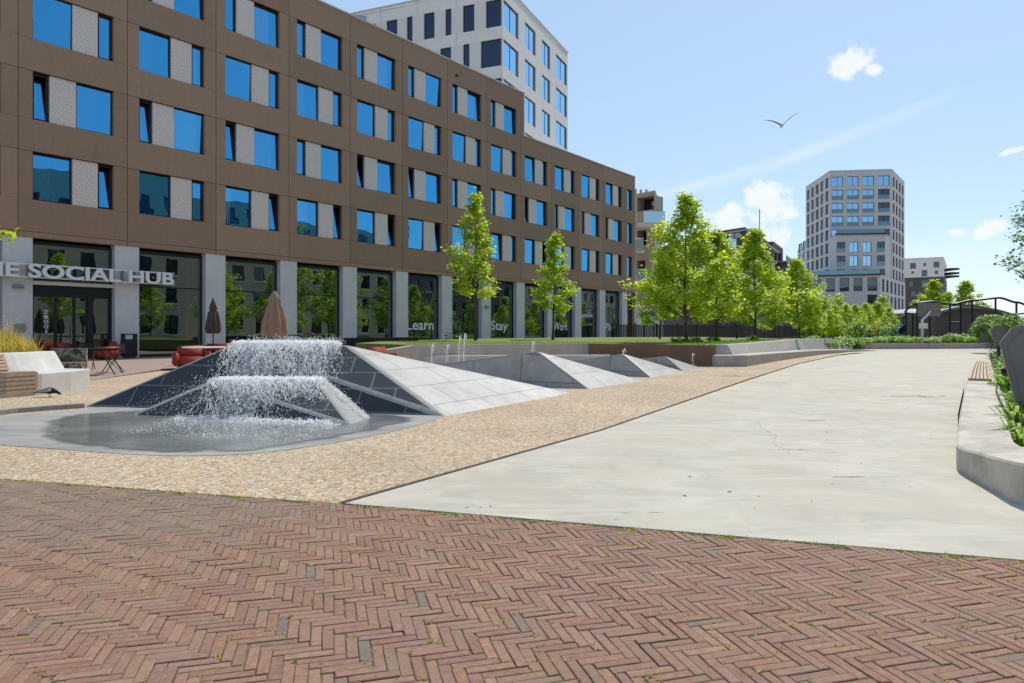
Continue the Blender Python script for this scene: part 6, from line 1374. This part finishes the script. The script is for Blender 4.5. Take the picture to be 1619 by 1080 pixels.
    # bin against the column
    t = thing("litter_bin", "dark grey metal litter bin against the entrance column", "bin", (A(204, 30.0), 30.0, .10), BANG); mb = MB(); mb.box(-.27, .27, -.2, .2, .05, .80); mb.build("body", MT['metal_grey'] if False else MT['black_metal'], t); mb = MB(); mb.box(-.27, .27, -.2, .2, 1.0, 1.05); mb.build("lid", MT['black_metal'], t)
    for sx_ in (-.245, .245): mb = MB(); mb.box(sx_ - .02, sx_ + .02, -.18, .18, .801, .999); mb.build("lid_support", MT['black_metal'], t)
    mb = MB(); mb.box(-.24, .24, -.17, .17, 0, .049); mb.build("foot", MT['black_metal'], t)
    # black planter boxes in front of the shop windows
    for k, (px, lb) in enumerate(((557, "black planter box nearest the taupe parasol"), (603, "middle black planter box of three by the shop glass"), (640, "black planter box next to the parked bicycles"))):
        Y = 32.5 + k * 1.4; t = thing("planter_box", lb, "planter", (A(px, Y), Y, .08), BANG); mb = MB(); w = .72; mb.box(-w, w, -.25, .25, 0, .86); mb.build("box", MT['black_metal'], t); mb = MB(); mb.box(-w + .03, w - .03, -.22, .22, .861, .87); mb.build("soil", MT['soil'], t)
    # bicycle rack hoops and bicycles
    t = thing("bicycle_rack", "low black tubular rack by the third shop window", "bicycle rack", (A(478, 27), 27, .08), R(15)); mb = MB(); mb.tube([(-.75, 0, 0), (-.75, 0, .95), (-.68, 0, 1.02), (.6, 0, 1.02), (.68, 0, .95), (.68, 0, 0)], .025, 8); mb.build("hoop", MT['black_metal'], t)
    def bicycle(x, y, rz, label):
        t = thing("bicycle", label, "bicycle", (x, y, .08), rz)
        for wx in (-.52, .52):
            mb = MB(); n = 24; mb.tube([(wx + .33 * math.cos(6.283 * q / n), 0, .34 + .33 * math.sin(6.283 * q / n)) for q in range(n + 1)], .018, 6)
            w = mb.build("wheel", MT['rubber'], t); mb = MB()
            for q in range(10): a = 6.283 * q / 10; mb.tube([(wx, 0, .34), (wx + .32 * math.cos(a), 0, .34 + .32 * math.sin(a))], .003, 4)
            mb.build("spoke", MT['metal_grey'], w)
        mb = MB(); s = Vector((-.18, 0, .82)); h = Vector((.38, 0, .88)); b = Vector((-.05, 0, .30)); r = Vector((-.52, 0, .34)); f = Vector((.52, 0, .34))
        for p, q in ((s, b), (s, h), (h, b), (b, r), (s, r), (h, f)): mb.tube([p, q], .017, 6)
        mb.build("frame", MT['black_metal'], t); mb = MB(); mb.tube([(.30, -.28, 1.02), (.40, -.1, 1.04), (.40, .1, 1.04), (.30, .28, 1.02)], .014, 6); mb.tube([(.38, 0, .88), (.40, 0, 1.04)], .014, 6); mb.build("handlebar", MT['black_metal'], t)
        mb = MB(); mb.prism([(-.34, -.08), (-.06, -.02), (-.06, .02), (-.34, .08)], .90, .95); mb.tube([(-.2, 0, .8), (-.2, 0, .9)], .014, 6); mb.build("saddle", MT['rubber'], t)
    bicycle(A(672, 38), 38, R(30), "dark bicycle parked beside the planter boxes"); bicycle(A(708, 41), 41, R(75), "dark bicycle leaning by the column after the first white lettering")
    # birds
    t = thing("pigeon", "dark grey pigeon pecking on the paving before the white bench", "bird", G(77, 628) + (0.0,), R(15)); mb = MB()
    loft_body(mb, [((-.26, 0, .085), .015, .008), ((-.16, 0, .10), .035, .018), ((-.10, 0, .115), .05, .042), ((0, 0, .125), .062, .062), ((.07, 0, .12), .055, .056), ((.12, 0, .105), .034, .036), ((.155, 0, .085), .026, .027), ((.18, 0, .07), .024, .024), ((.20, 0, .058), .012, .012), ((.222, 0, .046), .004, .004)], 10); mb.build("body", MT['rubber'], t, smooth=True)
    for s in (-1, 1):
        mb = MB(); mb.tube([(0.01, s * .03, .075), (0.02, s * .03, .006), (.055, s * .034, .004)], .006, 5); mb.build("leg", MT['corten'], t)
        mb = MB(); loft_body(mb, [((.06, s * .056, .135), .008, .02), ((-.02, s * .064, .13), .012, .04), ((-.12, s * .05, .12), .01, .028), ((-.21, s * .028, .10), .004, .008)], 8); mb.build("wing", MT['metal_grey'], t, smooth=True)
    Y = 25; t = thing("seagull", "white and grey seagull gliding with raised wings in the open sky", "bird", (A(1236.5, Y), Y, Z(198.5, Y)), R(-12)); mb = MB()
    loft_body(mb, [((0, -.20, -.01), .004, .004), ((0, -.17, 0), .02, .02), ((0, -.13, .005), .034, .034), ((0, -.07, 0), .045, .045), ((0, .02, 0), .06, .058), ((0, .12, 0), .045, .04), ((0, .20, .0), .03, .018), ((0, .28, 0), .045, .006)], 10)
    for s, dz in ((-1, .24), (1, .44)):
        sec = [((s * .03, 0, .015), .085, .02), ((s * .16, -.02, .015 + dz * .33), .08, .014), ((s * .30, -.035, .015 + dz * .58), .065, .010), ((s * .44, -.01, .015 + dz * .82), .045, .006), ((s * .58, .05, .015 + dz), .008, .002)]
        pts = [Vector(q[0]) for q in sec]; rings = []
        for (c, cw_, th) in sec: rings.append([mb.V((c[0], c[1] + cw_ * math.cos(a), c[2] + th * math.sin(a))) for a in [6.283 * j / 8 for j in range(8)]])
        for k in range(4):
            for j in range(8): jj = (j + 1) % 8; mb.fi((rings[k][j], rings[k][jj], rings[k + 1][jj], rings[k + 1][j]), 1 if k == 3 else (2 if k < 3 else 0))
        mb.fi(rings[-1], 1)
    mb.build("body", [MT['white_sign'], MT['rubber'], MT['metal_grey']], t, smooth=True)
build_small()
